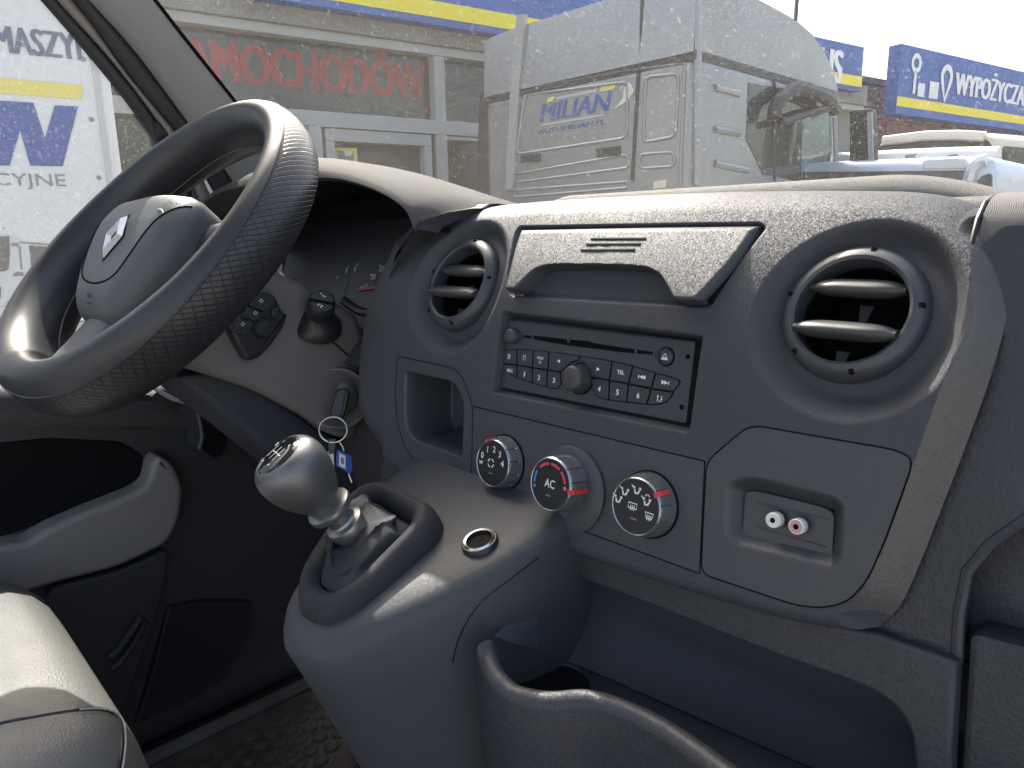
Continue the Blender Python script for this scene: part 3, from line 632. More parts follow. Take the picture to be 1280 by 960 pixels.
# lower dash: frame of the open tray
LF = PF.shift(0, 0, -.016)
tf_ = [(480, 560), (549, 612), (600, 634), (700, 676), (800, 712), (900, 744), (1000, 770), (1092, 790), (1196, 828), (1190, 930), (1184, 1100)]
tf_ += [(p.x, p.y) for p in smooth_path([Vector((x, y, 0)) for x, y in ((1144, 1100), (1144, 985), (1140, 930), (1128, 897), (1105, 874), (1065, 854), (960, 816), (840, 768), (704, 716))], 5)]+[(640, 720), (560, 690), (470, 640)]
MB().prism(LF, pxs(LF, tf_), -.012, .0, .0025).build('tray_frame', M['lower'], dash, 50)
rows = []
for i in range(24):
    s = i/23; 
    x_ = 640+(1300-640)*s; tp_ = LF(*LF.px(x_, float(np.interp(x_, [640, 704, 840, 960, 1065, 1128, 1300], [690, 708, 758, 806, 842, 880, 960])), -.022), -.022)
    yb_ = float(np.interp(x_, [640, 705, 718, 900, 1300], [828, 824, 829, 909, 1085])); bt_ = onZ(x_, yb_, .507)
    rows.append([tp_+Vector((0, .02, .03)), tp_]+[tp_.lerp(bt_, k_/10)+Vector((0, .006*math.sin(math.pi*k_/10), 0)) for k_ in range(1, 10)]+[bt_, bt_+Vector((0, .004, -.006))])
MB().grid(rows).build('tray_back', M['deep'], dash)
A_ = LF(*LF.px(704, 716), -.004); B_ = Vector((-.352, .312, .560))
bk1 = A_+Vector((.012, .02, -.008)); bk2 = onZ(704, 825, .505)+Vector((0, .006, 0))
rows = [[A_.lerp(B_, t/8), A_.lerp(B_, t/8).lerp(bk1.lerp(bk2, t/8), .12)+Vector((.008, 0, 0)), bk1.lerp(bk2, t/8)] for t in range(9)]
MB().grid(rows).build('tray_end_wall', M['console_side'], dash, 80)
# bin with rounded rim
rim = [onZ(608, 812, .560), onZ(611, 826, .554), onZ(619, 846, .549)]+[onZ(x, y, .545) for x, y in ((638, 867), (660, 875), (690, 879), (735, 877), (780, 890), (830, 915), (880, 949), (930, 985))]
rim += [Vector((rim[-1].x+.10, rim[-1].y-.003, .543)), Vector((rim[-1].x+.25, rim[-1].y-.003, .543))]
rimp = smooth_path(rim, 6)
bw = []
for i, p in enumerate(rimp):
    a = rimp[max(i-1, 0)]; b = rimp[min(i+1, len(rimp)-1)]; t = (b-a); t.z = 0; t.normalize(); nn = Vector((t.y, -t.x, 0)); r_ = .0075
    row = [p+nn*(-.004)+Vector((0, 0, -.10))]
    for k in range(9): an = math.pi*(1-k/8); row.append(p+nn*(r_*math.cos(an)*-1*-1)+Vector((0, 0, r_*math.sin(an))))
    row += [p+nn*.006+Vector((0, 0, -.04)), p+nn*.002+Vector((0, 0, -.10)), p+nn*(-.012)+Vector((0, 0, -.22))]
    bw.append(row)
MB().grid(bw).build('tray_bin', M['lower'], dash, 70)
fl = [(p.x, p.y) for p in rimp]
flp = fl+[(fl[-1][0], .52), (fl[0][0]+.02, .52)]
Zf = Frame((0, 0, .505), (1, 0, 0), (0, 1, 0), (0, 0, 1))
MB().prism(Zf, flp, -.01, 0).build('tray_floor', M['deep'], dash)
cc = onZ(688, 862, .506)
MB().lathe(Frame((cc.x, cc.y+.004, .506), (1, 0, 0), (0, 1, 0), (0, 0, 1)), [(.031, .0), (.031, .0025), (.0285, .0032), (.0275, .001)], 48, False, False).build('cup_holder', M['lower'], dash)
MB().lathe(Frame((cc.x, cc.y+.004, .5065), (1, 0, 0), (0, 1, 0), (0, 0, 1)), [(.0278, .0005), (.001, .0005)], 40, False, False).build('cup_hole', M['black'], dash)
# inner body of the dash: closes the view into the footwell
MB().box((-1.19, .66, .05), (.5, .70, .83)).build('bulkhead', M['black'], dash)
xsec('knee_panel', sp([(.47, .70), (.44, .60), (.47, .48), (.52, .40)]), -1.17, -.60, M['door'])
# ================================================================ car radio
RFm = PF.shift(0, 0, -.008)
def z1(*p): return [(600+x/8, 380+y/8) for x, y in p]
def z2(*p): return [(740+x*.14585, 410+y*.14585) for x, y in p]
radio = thing('car_radio', 'dark car radio with a disc slot, round volume knob and numbered buttons', 'radio', RFm(*RFm.px(745, 465), -.05))
fp = pxs(RFm, [(630.6, 399.4), (870.3, 426.8), (857, 530), (621.5, 484)])
MB().prism(RFm, rnd(fp, .0025), -.02, 0, .0012).build('faceplate', M['radio'], radio)
MB().prism(RFm, rnd(inset(ccw(fp), -.0045), .003), -.03, -.010).build('chassis', M['gap'], radio)
hi = [RFm(*p, .0001) for p in pxs(RFm, [(631.5, 400.2), (869.5, 427.6), (857, 528)])]
MB().tube(hi, .0006, 6).build('edge_trim', M['knob_base'], radio)
BT = [(z1((228, 464), (372, 454), (372, 606), (238, 596)), 'list'), (z1((381, 454), (535, 462), (526, 632), (381, 611)), 'page'),
      (z1((545, 464), (690, 478), (682, 657), (533, 635)), 'RADIO\nCD'), (z1((700, 480), (996, 518), (990, 560), (920, 585), (862, 635), (818, 676), (692, 660)), 'left'),
      (z1((1006, 522))+z2((173, 283), (150, 446))+z1((1118, 728), (1102, 672), (1072, 612), (1030, 573), (1004, 563)), 'right'),
      (z2((184, 285), (351, 324), (314, 475), (159, 447)), 'TEL'), (z2((359, 327), (546, 384), (509, 515), (322, 477)), 'prev'),
      (z2((555, 387), (715, 430), (761, 457), (703, 545), (517, 517)), 'next'),
      (z1((241, 606), (372, 616), (376, 741), (305, 703), (258, 660)), 'MENU'), (z1((383, 617), (525, 641), (529, 789), (387, 745)), '1'),
      (z1((534, 643), (675, 666), (667, 829), (537, 794)), '2'), (z1((684, 668), (810, 688), (806, 740), (815, 798), (774, 851), (675, 834)), '3'),
      (z2((2, 430), (152, 456), (142, 615), (62, 597), (24, 566), (7, 490)), '4'), (z2((159, 458), (314, 484), (298, 636), (148, 617)), '5'),
      (z2((322, 486), (507, 523), (470, 654), (304, 637)), '6'), (z2((515, 526), (701, 554), (669, 604), (638, 636), (560, 657), (477, 656)), 'eq')]
for pts, s in BT:
    p = ccw(pxs(RFm, pts)); p2 = rnd(inset(p, .00025), .0012, 3)
    MB().prism(RFm, rnd(inset(p, -.0003), .0012, 3), .0, .0003).build('button_gap', M['gap'], radio, 0)
    b = MB().prism(RFm, p2, .0, .0010, .0005).build('button', M['button'], radio)
    cx = (min(q[0] for q in p)+max(q[0] for q in p))/2; cy = (min(q[1] for q in p)+max(q[1] for q in p))/2; zt = .0013
    if s in '123456' or s in ('TEL', 'MENU'):
        h = .0042 if len(s) == 1 else .0030; wd = (.0026 if s != '1' else .0014) if len(s) == 1 else .0068
        if s == '3': cx += .0005
        text('lettering', s, RFm, (cx-wd/2, cy-h/2, cx+wd/2, cy+h/2), zt, M['print'], b, bold=.02)
    elif 'RADIO' in s:
        text('lettering', 'RADIO', RFm, (cx-.0035, cy+.0003, cx+.0035, cy+.0026), zt, M['print'], b, bold=.02); text('lettering', 'CD', RFm, (cx-.0015, cy-.0032, cx+.0015, cy-.0010), zt, M['print'], b, bold=.02)
    else:
        mb = MB(); r = .0021
        tri = lambda x, y, sx, k=1.0: mb.poly([RFm(x+sx*r*k, y, zt), RFm(x-sx*r*k*.6, y+r*.75, zt), RFm(x-sx*r*k*.6, y-r*.75, zt)][::1 if sx < 0 else -1])
        if s == 'left': tri(cx-.004, cy+.001, -1)
        if s == 'right': tri(cx+.004, cy-.0005, 1)
        if s == 'prev':
            tri(cx, cy, -1); tri(cx+.0022, cy, -1); mb.ribbon(RFm, [(cx-.0026, cy-.0012), (cx-.0026, cy+.0012)], .0007, zt)
        if s == 'next':
            tri(cx-.0022, cy, 1); tri(cx, cy, 1); mb.ribbon(RFm, [(cx+.0026, cy-.0012), (cx+.0026, cy+.0012)], .0007, zt)
        if s in ('list', 'page'):
            mb.ribbon(RFm, rect(cx-.0013, cy-.002, cx+.0013, cy+.002), .0005, zt, True)
            for k in ((-1, 0, 1) if s == 'list' else (.6,)): mb.ribbon(RFm, [(cx-.0008, cy+k*.001), (cx+.0008, cy+k*.001)], .0005, zt)
        if s == 'eq':
            for dx, dy in ((-.0016, .0012), (.0016, -.0004)): mb.ribbon(RFm, [(cx+dx, cy-.0022), (cx+dx, cy+.0022)], .0006, zt); mb.poly([RFm(cx+dx+a*.001, cy+dy+b_*.001, zt) for a, b_ in ((-1, 0), (1, 0), (0, 1.4))])
            mb.ribbon(RFm, [(cx-.0004, cy-.0018), (cx+.0006, cy-.0018)], .0006, zt)
        mb.build('symbol', M['print'], b, 0)
kc = RFm.px(*z1((893, 742))[0], .014); KF = RFm.shift(*kc)
MB().lathe(KF, [(.0128, 0), (.0128, .0006), (.0118, .0008)], 40, False, False).build('knob_gap', M['gap'], radio)
MB().lathe(KF, [(.0108, 0), (.0106, .004), (.0098, .0115), (.0090, .0132), (.0078, .0138), (.0004, .0134)], 48, False, False, lambda a, h: 1-.02*(math.cos(a*18) > .5)*(h < .011)).build('volume_knob', M['satin'], radio, 50).data.materials[0] = M['blade']
sc_ = RFm.px(*z1((287, 318))[0], .007); KS = RFm.shift(*sc_)
MB().lathe(KS, [(.0068, 0), (.0066, .003), (.0056, .0068), (.0046, .0074), (.0003, .0070)], 32, False, False).build('corner_knob', M['blade'], radio, 50)
ec = RFm.px(*z2((637, 247))[0]); KE = RFm.shift(*ec)
MB().lathe(KE, [(.0070, 0), (.0070, .0004), (.0062, .0005)], 36, False, False).build('eject_gap', M['gap'], radio)
ej = MB().lathe(KE, [(.0061, 0), (.0061, .001), (.0053, .0018), (.0003, .0014)], 36, False, False).build('eject_button', M['button'], radio, 50)
mb = MB().ribbon(KE, [(-.0022, -.0004), (0, .0022), (.0022, -.0004)], .0008, .0021, True); mb.poly([KE(*p, .0021) for p in rect(-.0027, -.0022, .0027, -.0010)]); mb.build('symbol', M['print'], ej, 0)
slot = pxs(RFm, z1((438, 312), (560, 318), (800, 345), (1100, 372))+z2((0, 127), (250, 165), (528, 205), (525, 230), (250, 207), (0, 175))+z1((1000, 430), (900, 418), (700, 385), (540, 352), (438, 332)))
MB().prism(RFm, slot, 0, .0003).build('disc_slot', M['gap'], radio, 0)
for q in (z1((890, 355))[0], z1((530, 335))[0], z2((380, 195))[0], z2((538, 218))[0]):
    a = RFm.px(*q); MB().prism(RFm, rect(a[0]-.0011, a[1]-.0024, a[0]+.0011, a[1]+.0024), 0, .0006).build('slot_rib', M['radio'], radio, 0)
for q in (z2((822, 245))[0], z2((770, 678))[0], z1((208, 692))[0]):
    a = RFm.px(*q); MB().poly([RFm(*p, .0002) for p in arc(*a, .0019, 0, 337, 14)]).build('release_hole', M['gap'], radio, 0)

# ================================================================ steering wheel
R0, r0 = .1835, .0262; WC = Vector((-.845, .268, .8425)); tl_, ty_ = math.radians(43.3), math.radians(6.8)
wax = Vector((math.sin(ty_)*math.cos(tl_), -math.cos(ty_)*math.cos(tl_), math.sin(tl_)))
we1 = wax.cross(Vector((0, 0, 1))).normalized()*-1; we2 = wax.cross(we1)
if we2.z < 0: we2 = -we2
we1 = we2.cross(wax); WF = Frame(WC, we1, we2, wax)            # x right, y up in the wheel plane, z towards the driver
wheel = thing('steering_wheel', 'black leather covered steering wheel with cross-hatched grip and silver diamond badge', 'steering wheel', WC)
def rim_pt(a, b, k=1.0):
    fat = 1+.16*max(0, math.cos(a+math.pi*.62))                    # the laced cover is bulkier low on the near side
    rr = R0+.004+r0*.80*fat*k*math.cos(b); return WF(rr*math.cos(a), rr*math.sin(a), r0*1.28*fat*k*math.sin(b)-.002)
NA = 160
def seam_b(a): return math.radians(38+16*math.sin(2*a+.4)), math.radians(205+8*math.sin(3*a))
def rot_uv(u, v): return u*.80-v*.60, u*.60+v*.80
def rim_part(name, m, lo, hi, nb, uvs):
    rows = []; uv = []
    for i in range(NA+1):
        a = 2*math.pi*i/NA; s0, s1 = lo(a), hi(a); rows.append([rim_pt(a, s0+(s1-s0)*j/nb) for j in range(nb+1)]); uv.append([rot_uv(a*R0/uvs, (s0+(s1-s0)*j/nb)*r0/uvs) for j in range(nb+1)])
    mb = MB().grid(rows); me = bpy.data.meshes.new(name); me.from_pydata(mb.v, [], mb.f); me.update()
    ul = me.uv_layers.new(name='uv'); fl_ = [q for r_ in uv for q in r_]
    for L_ in me.loops: ul.data[L_.index].uv = fl_[L_.vertex_index]
    return finish(name, me, m, wheel, 80)
rim_part('rim_grip', M['wheel_smooth'], lambda a: seam_b(a)[0], lambda a: seam_b(a)[1], 18, .01)
rim_part('rim_cover', M['wheel_hatch'], lambda a: seam_b(a)[1]-2*math.pi, lambda a: seam_b(a)[0], 30, .0085)
for k in (0, 1): MB().tube([rim_pt(2*math.pi*i/NA, seam_b(2*math.pi*i/NA)[k], 1.01) for i in range(NA)], .0011, 6, True).build('rim_seam', M['wheel_smooth'], wheel)
# hub: domed airbag cover as a height field in the wheel plane
hub_o = rnd([(-.088, .022), (-.074, .046), (.0, .056), (.074, .046), (.088, .022), (.090, -.020), (.074, -.068), (.050, -.108), (-.050, -.108), (-.074, -.068), (-.090, -.020)], .03, 6)
def hub_z(x, y, d): return .004+.026*math.sqrt(max(0, 1-max(0, 1-d/.034)**2))+.010*(1-(y/.10)**2)-.012*max(0, -y/.1)
rows = []; cen = (0, -.026)
hp = np.array(ccw(hub_o)); NK = 26
for k in range(NK+1):
    s = 1-k/NK*.985; row = []
    ring = [(cen[0]+(p[0]-cen[0])*s, cen[1]+(p[1]-cen[1])*s) for p in hp]
    dd = -sdpoly(np.array([p[0] for p in ring]), np.array([p[1] for p in ring]), hp)
    rows.append([WF(p[0], p[1], hub_z(p[0], p[1], max(0, float(dv)))) for p, dv in zip(ring, dd)])
rows.insert(0, [WF(p[0], p[1], -.03) for p in hp])
mb = MB().grid(rows, cv=True); mb.f.append(tuple(len(mb.v)-len(hp)+i for i in range(len(hp))))
hub = mb.build('airbag_cover', M['airbag'], wheel, 60)
def hubp(x, y, dz=.0):
    d_ = -float(sdpoly(np.array([x]), np.array([y]), hp)[0]); return WF(x, y, hub_z(x, y, max(0, d_))+dz)
sm = smooth_path([Vector(p) for p in ((-.080, .030, 0), (-.066, -.004, 0), (-.052, -.046, 0), (-.036, -.068, 0), (0, -.075, 0), (.036, -.068, 0), (.052, -.046, 0), (.066, -.004, 0), (.080, .030, 0))], 6)
MB().tube([hubp(p.x, p.y, -.0002) for p in sm], .0012, 6).build('cover_seam', M['gap'], hub)
dia = lambda w_, h_: [(0, h_), (w_, 0), (0, -h_), (-w_, 0)]
def hub_poly(poly, dz): return [hubp(x, y, dz) for x, y in poly]
o4, i4 = [(x, y-.022) for x, y in dia(.0175, .026)], [(x, y-.022) for x, y in dia(.0085, .0125)]
pocket = MB().poly(hub_poly([(x*1.2, -.022+(y+.022)*1.15) for x, y in o4], .0008)).build('badge_recess', M['gap'], hub, 0)
mb = MB()
for k in range(4):
    a, b, c_, d_ = o4[k], o4[(k+1) % 4], i4[(k+1) % 4], i4[k]; mid1 = ((a[0]+d_[0])/2, (a[1]+d_[1])/2); mid2 = ((b[0]+c_[0])/2, (b[1]+c_[1])/2)
    mb.poly([hubp(*a, .001), hubp(*b, .001), hubp(*mid2, .0055), hubp(*mid1, .0055)]); mb.poly([hubp(*mid1, .0055), hubp(*mid2, .0055), hubp(*c_, .001), hubp(*d_, .001)])
mb.build('badge', M['chrome'], hub, 0)
for x, y, s in ((-.0, -.088, 'SRS'), (.0, -.094, 'AIRBAG')):
    F_ = Frame(hubp(x, y, .0008), WF.ex, (hubp(x, y+.004)-hubp(x, y-.004)), WF.ez); h_ = .0048 if s == 'SRS' else .0022
    text('lettering', s, F_, (-.006, -h_/2, .006, h_/2), .0006, M['gap'], hub)
MB().tube([hubp(.062+.008*math.cos(a), .006+.006*math.sin(a), .0005) for a in (0.4, .8, 1.2, 1.6, 2.0)], .0007, 6).build('horn_mark', M['print'], hub)
# spokes
def spoke(ang, w0_, w1_, m, z_in=-.004, z_out=.0):
    rows = []
    for i in range(13):
        s = i/12; r = .05+(R0-.012-.05)*s; wd = (w0_+(w1_-w0_)*s)*(1+.35*max(0, s-.75)*4*.25); row = []
        for j in range(14):
            t = 2*math.pi*j/14; x, y = wd*math.cos(t), (.011)*math.sin(t); c_, s_ = math.cos(ang), math.sin(ang)
            row.append(WF(r*c_-x*s_, r*s_+x*c_, y+z_in+(z_out-z_in)*s))
        rows.append(row)
    MB().grid(rows, cv=True).build('spoke', m, wheel, 60)
for a in (8, 172): spoke(math.radians(a), .024, .020, M['wheel_smooth'], -.012, -.002)
spoke(math.radians(-90), .036, .040, M['spoke'], -.012, -.004)
MB().lathe(WF, [(.055, -.085), (.062, -.05), (.066, -.012), (.03, -.005)], 40).build('wheel_boss', M['stalk'], wheel)

# ================================================================ steering column
SX = -.742
col = thing('steering_column', 'brown-grey steering column shroud with two control stalks and ignition barrel', 'steering column', (-.84, .42, .62))
SF = Frame((SX, 0, 0), (0, 1, 0), (0, 0, 1), (1, 0, 0))       # x = vehicle forward, y = up, z = right
def SP(pts, dz=0): return [(p.y, p.z) for p in (onX(x, y, SX+dz) for x, y in pts)]
sh = rnd(SP([(262, 385), (333, 333), (346, 335), (396, 362), (448, 393), (452, 402), (466, 446), (470, 486), (462, 525), (446, 552), (415, 545), (395, 527), (330, 492), (270, 472), (214, 456), (206, 440)]), .022, 6)
MB().prism(SF, sh, -.20, .0, .012, 4).build('shroud', M['shroud'], col, 50)
MB().tube([SF(*p, .0004) for p in SP([(412, 424), (430, 440), (452, 459), (466, 474)])], .0009, 6).build('shroud_gap', M['gap'], col)
MB().prism(SF.shift(0, 0, -.03), SP([(300, 462), (395, 535), (445, 560), (470, 530), (480, 580), (470, 660), (430, 640), (330, 560), (215, 470)], -.03), -.16, .0, .01).build('lower_shroud', M['deep'], col)
# wiper stalk
def axis_frame(p, q): 
    d = (Vector(q)-Vector(p)); return frame_z(p, d), d.length
b0 = onX(397, 405, SX-.002); tip = b0+Vector((.052, -.030, .036))
tipx = onD(404, 366, (onX(404, 385, SX+.03)-CAM).dot(CF))
Fs, Ls = axis_frame(b0, tipx)
ws = MB().lathe(Fs, [(.0285, -.004), (.0275, .002), (.022, .008), (.0165, .016), (.0150, .026)], 40, True, False).build('stalk_gaiter', M['stalk'], col)
sf2 = frame_z(b0.lerp(tipx, .30), (tipx-b0).normalized()*.8+(CAM-tipx).normalized()*.55)
st = MB().lathe(sf2, [(.0150, -.008), (.0140, .004), (.0152, .010), (.0158, .014), (.0155, .0145), (.0160, .015), (.0158, .026), (.0148, .031), (.0125, .0335), (.0003, .034)], 40, True, False).build('wiper_stalk', M['stalk'], col, 40)
MB().prism(sf2, [(-.0125, .0035), (.0125, -.0035), (.0125, -.0060), (-.0125, .0010)], .030, .0350).build('stalk_slot', M['gap'], st)
mb = MB()
for x, y in ((.002, .006), (.004, .0045), (.0005, .0085), (-.003, -.0045), (-.0005, -.0065), (-.005, -.0055), (-.002, -.008)): mb.poly([sf2(*p, .0348) for p in arc(x, y, .0009, 0, 320, 8)])
mb.build('symbol', M['print'], st, 0)
# radio remote pod
PX = .014; PFm = SF.shift(0, 0, PX)
pod = MB().prism(PFm, rnd(SP([(328, 362), (345, 370), (354, 391), (361, 393), (354, 411), (341, 431), (324, 448), (309, 452), (296, 430), (287, 411), (302, 384), (316, 368)], PX), .004), -.03, .0, .004).build('remote_pod', M['stalk'], col, 40)
PT = SF.shift(0, 0, PX+.004)
mb_ = MB().prism(PT, rnd(SP([(318, 366), (330, 364), (345, 372), (332, 391), (312, 382)], PX+.004), .002), -.004, .0, .001).build('remote_button', M['button'], pod)
mb_ = MB().prism(PT, rnd(SP([(310, 384), (331, 393), (320, 402), (302, 396)], PX+.004), .002), -.004, .001, .001).build('remote_button', M['button'], pod)
mb_ = MB().prism(PT, rnd(SP([(300, 398), (319, 404), (305, 420), (290, 414)], PX+.004), .002), -.004, .0, .001).build('remote_button', M['button'], pod)
for x, y in ((326, 376), (303, 405), (319, 391)):
    p = SP([(x, y)], PX+.004)[0]; MB().ribbon(PT, [(p[0]-.0022, p[1]), (p[0], p[1]+.0018), (p[0]+.002, p[1]), (p[0], p[1]-.0018)], .0009, .0012, True).build('symbol', M['print'], pod, 0)
pr = SP([(331, 410)], PX+.01)[0]
MB().lathe(SF.shift(pr[0], pr[1], PX-.002), [(.011, -.002), (.0108, .010), (.0095, .013), (.0003, .0135)], 28, True, False, lambda a, h: 1-.05*(math.cos(a*14) > .4)).build('scroll_wheel', M['stalk'], pod, 40)
MB().prism(PT, rnd(SP([(338, 388), (347, 384), (349, 392), (340, 398)], PX+.004), .001), -.004, .003, .001).build('remote_button', M['button'], pod)
# ignition
ic = onX(423, 498, SX+.004); IF_ = frame_z(ic, (CAM-ic).normalized()*.5+Vector((.72, -.5, .05)))
ri = .0355
ig = MB().lathe(IF_, [(ri*1.06, -.035), (ri*1.05, .0), (ri*1.02, .0035), (ri*.97, .004), (ri*.90, .001), (ri*.82, -.012), (ri*.66, -.016), (ri*.60, -.008), (ri*.45, -.004), (.0005, -.004)], 56, True, False).build('ignition_barrel', M['shroud'], col, 45)

# ---- keys in the ignition
key = thing('car_key', 'black key in the ignition with a wire ring, spare key and blue tag', 'key', onX(420, 600, SX+.02))
kd = (onX(423, 498, SX+.03)-CAM).dot(CF)
KFm = frame_z(onD(425, 498, kd), (CAM-onD(425, 498, kd)))
def KP(pts, z=0): return pxs(KFm, pts, z)
MB().prism(KFm, rnd(KP([(421, 487), (432, 484), (438, 490), (434, 512), (428, 526), (417, 524), (413, 515), (417, 498)]), .003), -.02, .004, .003, 4).build('key_head', M['stalk'], key, 50)
MB().tube([KFm(*p, .006) for p in KP([(431, 489), (429, 505), (424, 521)])], .0009, 6).build('key_edge', M['vent'], key)
cx, cy = KP([(416.5, 537)])[0]; rr = abs(KP([(434, 537)])[0][0]-cx)
rp = [KFm(cx+rr*math.cos(a)*1.0, cy+rr*.93*math.sin(a), .004+.006*math.cos(a)) for a in np.linspace(0, 2*math.pi, 40, endpoint=False)]
MB().tube(rp, .0010, 8, True).build('key_ring', M['key_metal'], key)
MB().prism(KFm, rnd(KP([(410, 549), (420, 548), (419, 566), (411, 568)]), .001), -.002, .003, .001).build('spare_key_collar', M['vent'], key)
MB().prism(KFm, rnd(KP([(409, 565), (417, 564), (418, 590), (414, 598), (409, 586)]), .001), -.001, .001).build('spare_key', M['key_metal'], key)
MB().prism(KFm, rnd(KP([(421, 561), (440, 570), (441, 589), (437, 592), (420, 582)]), .0015), -.002, .004, .001).build('key_tag', M['tag_blue'], key)
MB().prism(KFm, KP([(424, 566), (432, 570), (432, 586), (423.5, 582)], .004), .004, .0046).build('tag_window', M['print'], key, 0)
MB().prism(KFm, rnd(KP([(426, 571), (430, 573), (430, 581), (426, 579)], .0046), .002), .0046, .005).build('tag_picture', M['print_dim'], key, 0)
MB().tube([KFm(*p, .002) for p in KP([(424, 552), (428, 558), (430, 564)])], .0010, 6).build('tag_loop', M['key_metal'], key)
MB().tube([KFm(*p, .0) for p in KP([(436, 592), (438, 598), (440, 603)])], .0012, 6).build('tag_tail', M['key_metal'], key)

# ================================================================ centre console with gear lever
def cz(y): return .578+(y-.223)*.352
con = thing('gear_console', 'dark grey sloping gear console between the footwell and the dash tray', 'console', (-.45, .42, .0))
th = math.atan(.352); TF = Frame((0, .223, .578), (1, 0, 0), (0, math.cos(th), math.sin(th)), (0, -math.sin(th), math.cos(th)))
def loop(x0, x1, y0, y1, r, zf, n=9):
    P = rnd([(x0, y0), (x1, y0), (x1, y1), (x0, y1)], r, n); return [Vector((x, y, zf(x, y))) for x, y in P]
CP = [(-.558, .47), (-.552, .345), (-.530, .275), (-.490, .215), (-.450, .196), (-.412, .203), (-.372, .275), (-.345, .335), (-.338, .47)]
def cloop(ins, dz, s=0.0):
    """outline of the console, inset at the top and sliding forward below"""
    LO = [(-.520, .50), (-.515, .47), (-.500, .42), (-.470, .385), (-.440, .378), (-.400, .378), (-.365, .385), (-.352, .42), (-.350, .50)]
    P = [(a[0]*(1-s)+b[0]*s, a[1]*(1-s)+b[1]*s) for a, b in zip(CP, LO)]; P = inset(ccw(P), ins) if ins else ccw(P)
    P = rnd(P, .03, 6); P = [(x, min(y, .50)) for x, y in P]
    return [Vector((x, y, max(0.0, (cz(y)*(1-s)+cz(.25)*s)+dz))) for x, y in P]
lv = [cloop(.05, .0015), cloop(.025, .001), cloop(.012, -.0005), cloop(.006, -.003), cloop(.002, -.008), cloop(.0, -.016)]
for k in range(1, 15): lv.append(cloop(0, -.016-.50*k/14, (k/14)**1.0*.98))
mb = MB().grid(lv, cv=True); mb.f.append(tuple(range(len(lv[0])))[::-1])
MB_con = mb.build('console_body', M['console'], con, 60)
ss = [(673, 697), (640, 722), (606, 748), (585, 775), (572, 803), (566, 828), (553, 842), (530, 852), (505, 858)]
pth = []
for x, y in ss:
    pth.append(onX(x, y, -.3385) if x > 560 else onpl(x, y, onX(566, 828, -.3385), Vector((.75, -.66, 0))))
MB().tube(smooth_path(pth[:6], 5), .0005, 6).build('console_seam', M['gap'], con)
# lighter socket
lx = onpl(601, 681, TF.o, TF.ez); LFm = Frame(lx+TF.ez*.002, TF.ex, TF.ey, TF.ez)
li = MB().lathe(LFm, [(.0145, -.003), (.0145, .0015), (.0135, .003), (.0120, .003)], 44, False, False).build('lighter_socket', M['stalk'], con, 40)
MB().lathe(LFm, [(.0128, .0028), (.0118, .0044), (.0103, .0040), (.0102, -.003)], 44, False, False).build('socket_rim', M['metal'], li, 40)
MB().lathe(LFm, [(.0102, .001), (.0003, .0008)], 30, False, False).build('socket_hole', M['black'], li)

lever = thing('gear_lever', 'satin metal gear knob on a stalk rising from a leather boot', 'gear lever', TF(-.475, .06, 0))
pb = onD(437, 660, .572); pt_ = onD(347, 568, .528); GD = (pt_-pb).normalized(); GF = frame_z(pb, GD); GL = (pt_-pb).length; print('lever', pb, pt_, GL)
g = GL/.1
MB().lathe(GF, [(.0150, -.008), (.0150, -.001), (.0162, .000), (.0166, .005), (.0158, .009*g), (.0120, .011*g), (.0112, .013*g)], 44, True, False).build('lower_collar', M['collar'], lever, 40)
MB().lathe(GF, [(.0115, .008*g), (.0108, .018*g), (.0112, .027*g)], 32, False, False).build('stem', M['satin'], lever, 40)
MB().lathe(GF, [(.0112, .024*g), (.0175, .025*g), (.0190, .028*g), (.0186, .032*g), (.0150, .034*g), (.0125, .034*g)], 44, False, False).build('reverse_collar', M['collar'], lever, 40)
h0 = .032*g; H = GL-h0
prof = [(.0125, h0), (.0140, h0+.05*H), (.0152, h0+.10*H), (.0172, h0+.17*H), (.0205, h0+.27*H), (.0240, h0+.39*H), (.0266, h0+.52*H), (.0280, h0+.66*H), (.0279, h0+.78*H), (.0262, h0+.88*H), (.0236, h0+.94*H), (.0210, h0+.975*H), (.0190, h0+.99*H), (.0184, h0+.985*H)]
prof = [(p.x, p.y) for p in smooth_path([Vector((a, b, 0)) for a, b in prof], 3)]
MB().lathe(GF, prof, 64, False, False).build('gear_knob', M['satin'], lever, 70)
gt = h0+.985*H
disc = MB().lathe(GF, [(.0190, gt), (.0170, gt+.0016), (.010, gt+.0028), (.0003, gt+.003)], 48, False, False).build('gear_plate', mat('glossy plate', (.012, .012, .014), .12, coat=.6), lever, 60)
GT = Frame(GF(0, 0, gt+.0032), GF.ex, GF.ey, GF.ez)
mb = MB()
for x in (-.0065, 0, .0065): mb.ribbon(GT, [(x, -.006), (x, .006)], .0007, 0)
mb.ribbon(GT, [(-.0065, 0), (.0105, 0)], .0007, 0); mb.build('gear_pattern', M['print'], disc, 0)
for s, x, y in (('1', -.0065, .009), ('3', 0, .009), ('5', .0065, .009), ('2', -.0065, -.009), ('4', 0, -.009), ('6', .0065, -.009), ('R', -.0115, .0055)):
    text('figure', s, GT, (x-.0015, y-.0019, x+.0015, y+.0019), -.0006, M['print'], disc, keep=True, bold=.02)
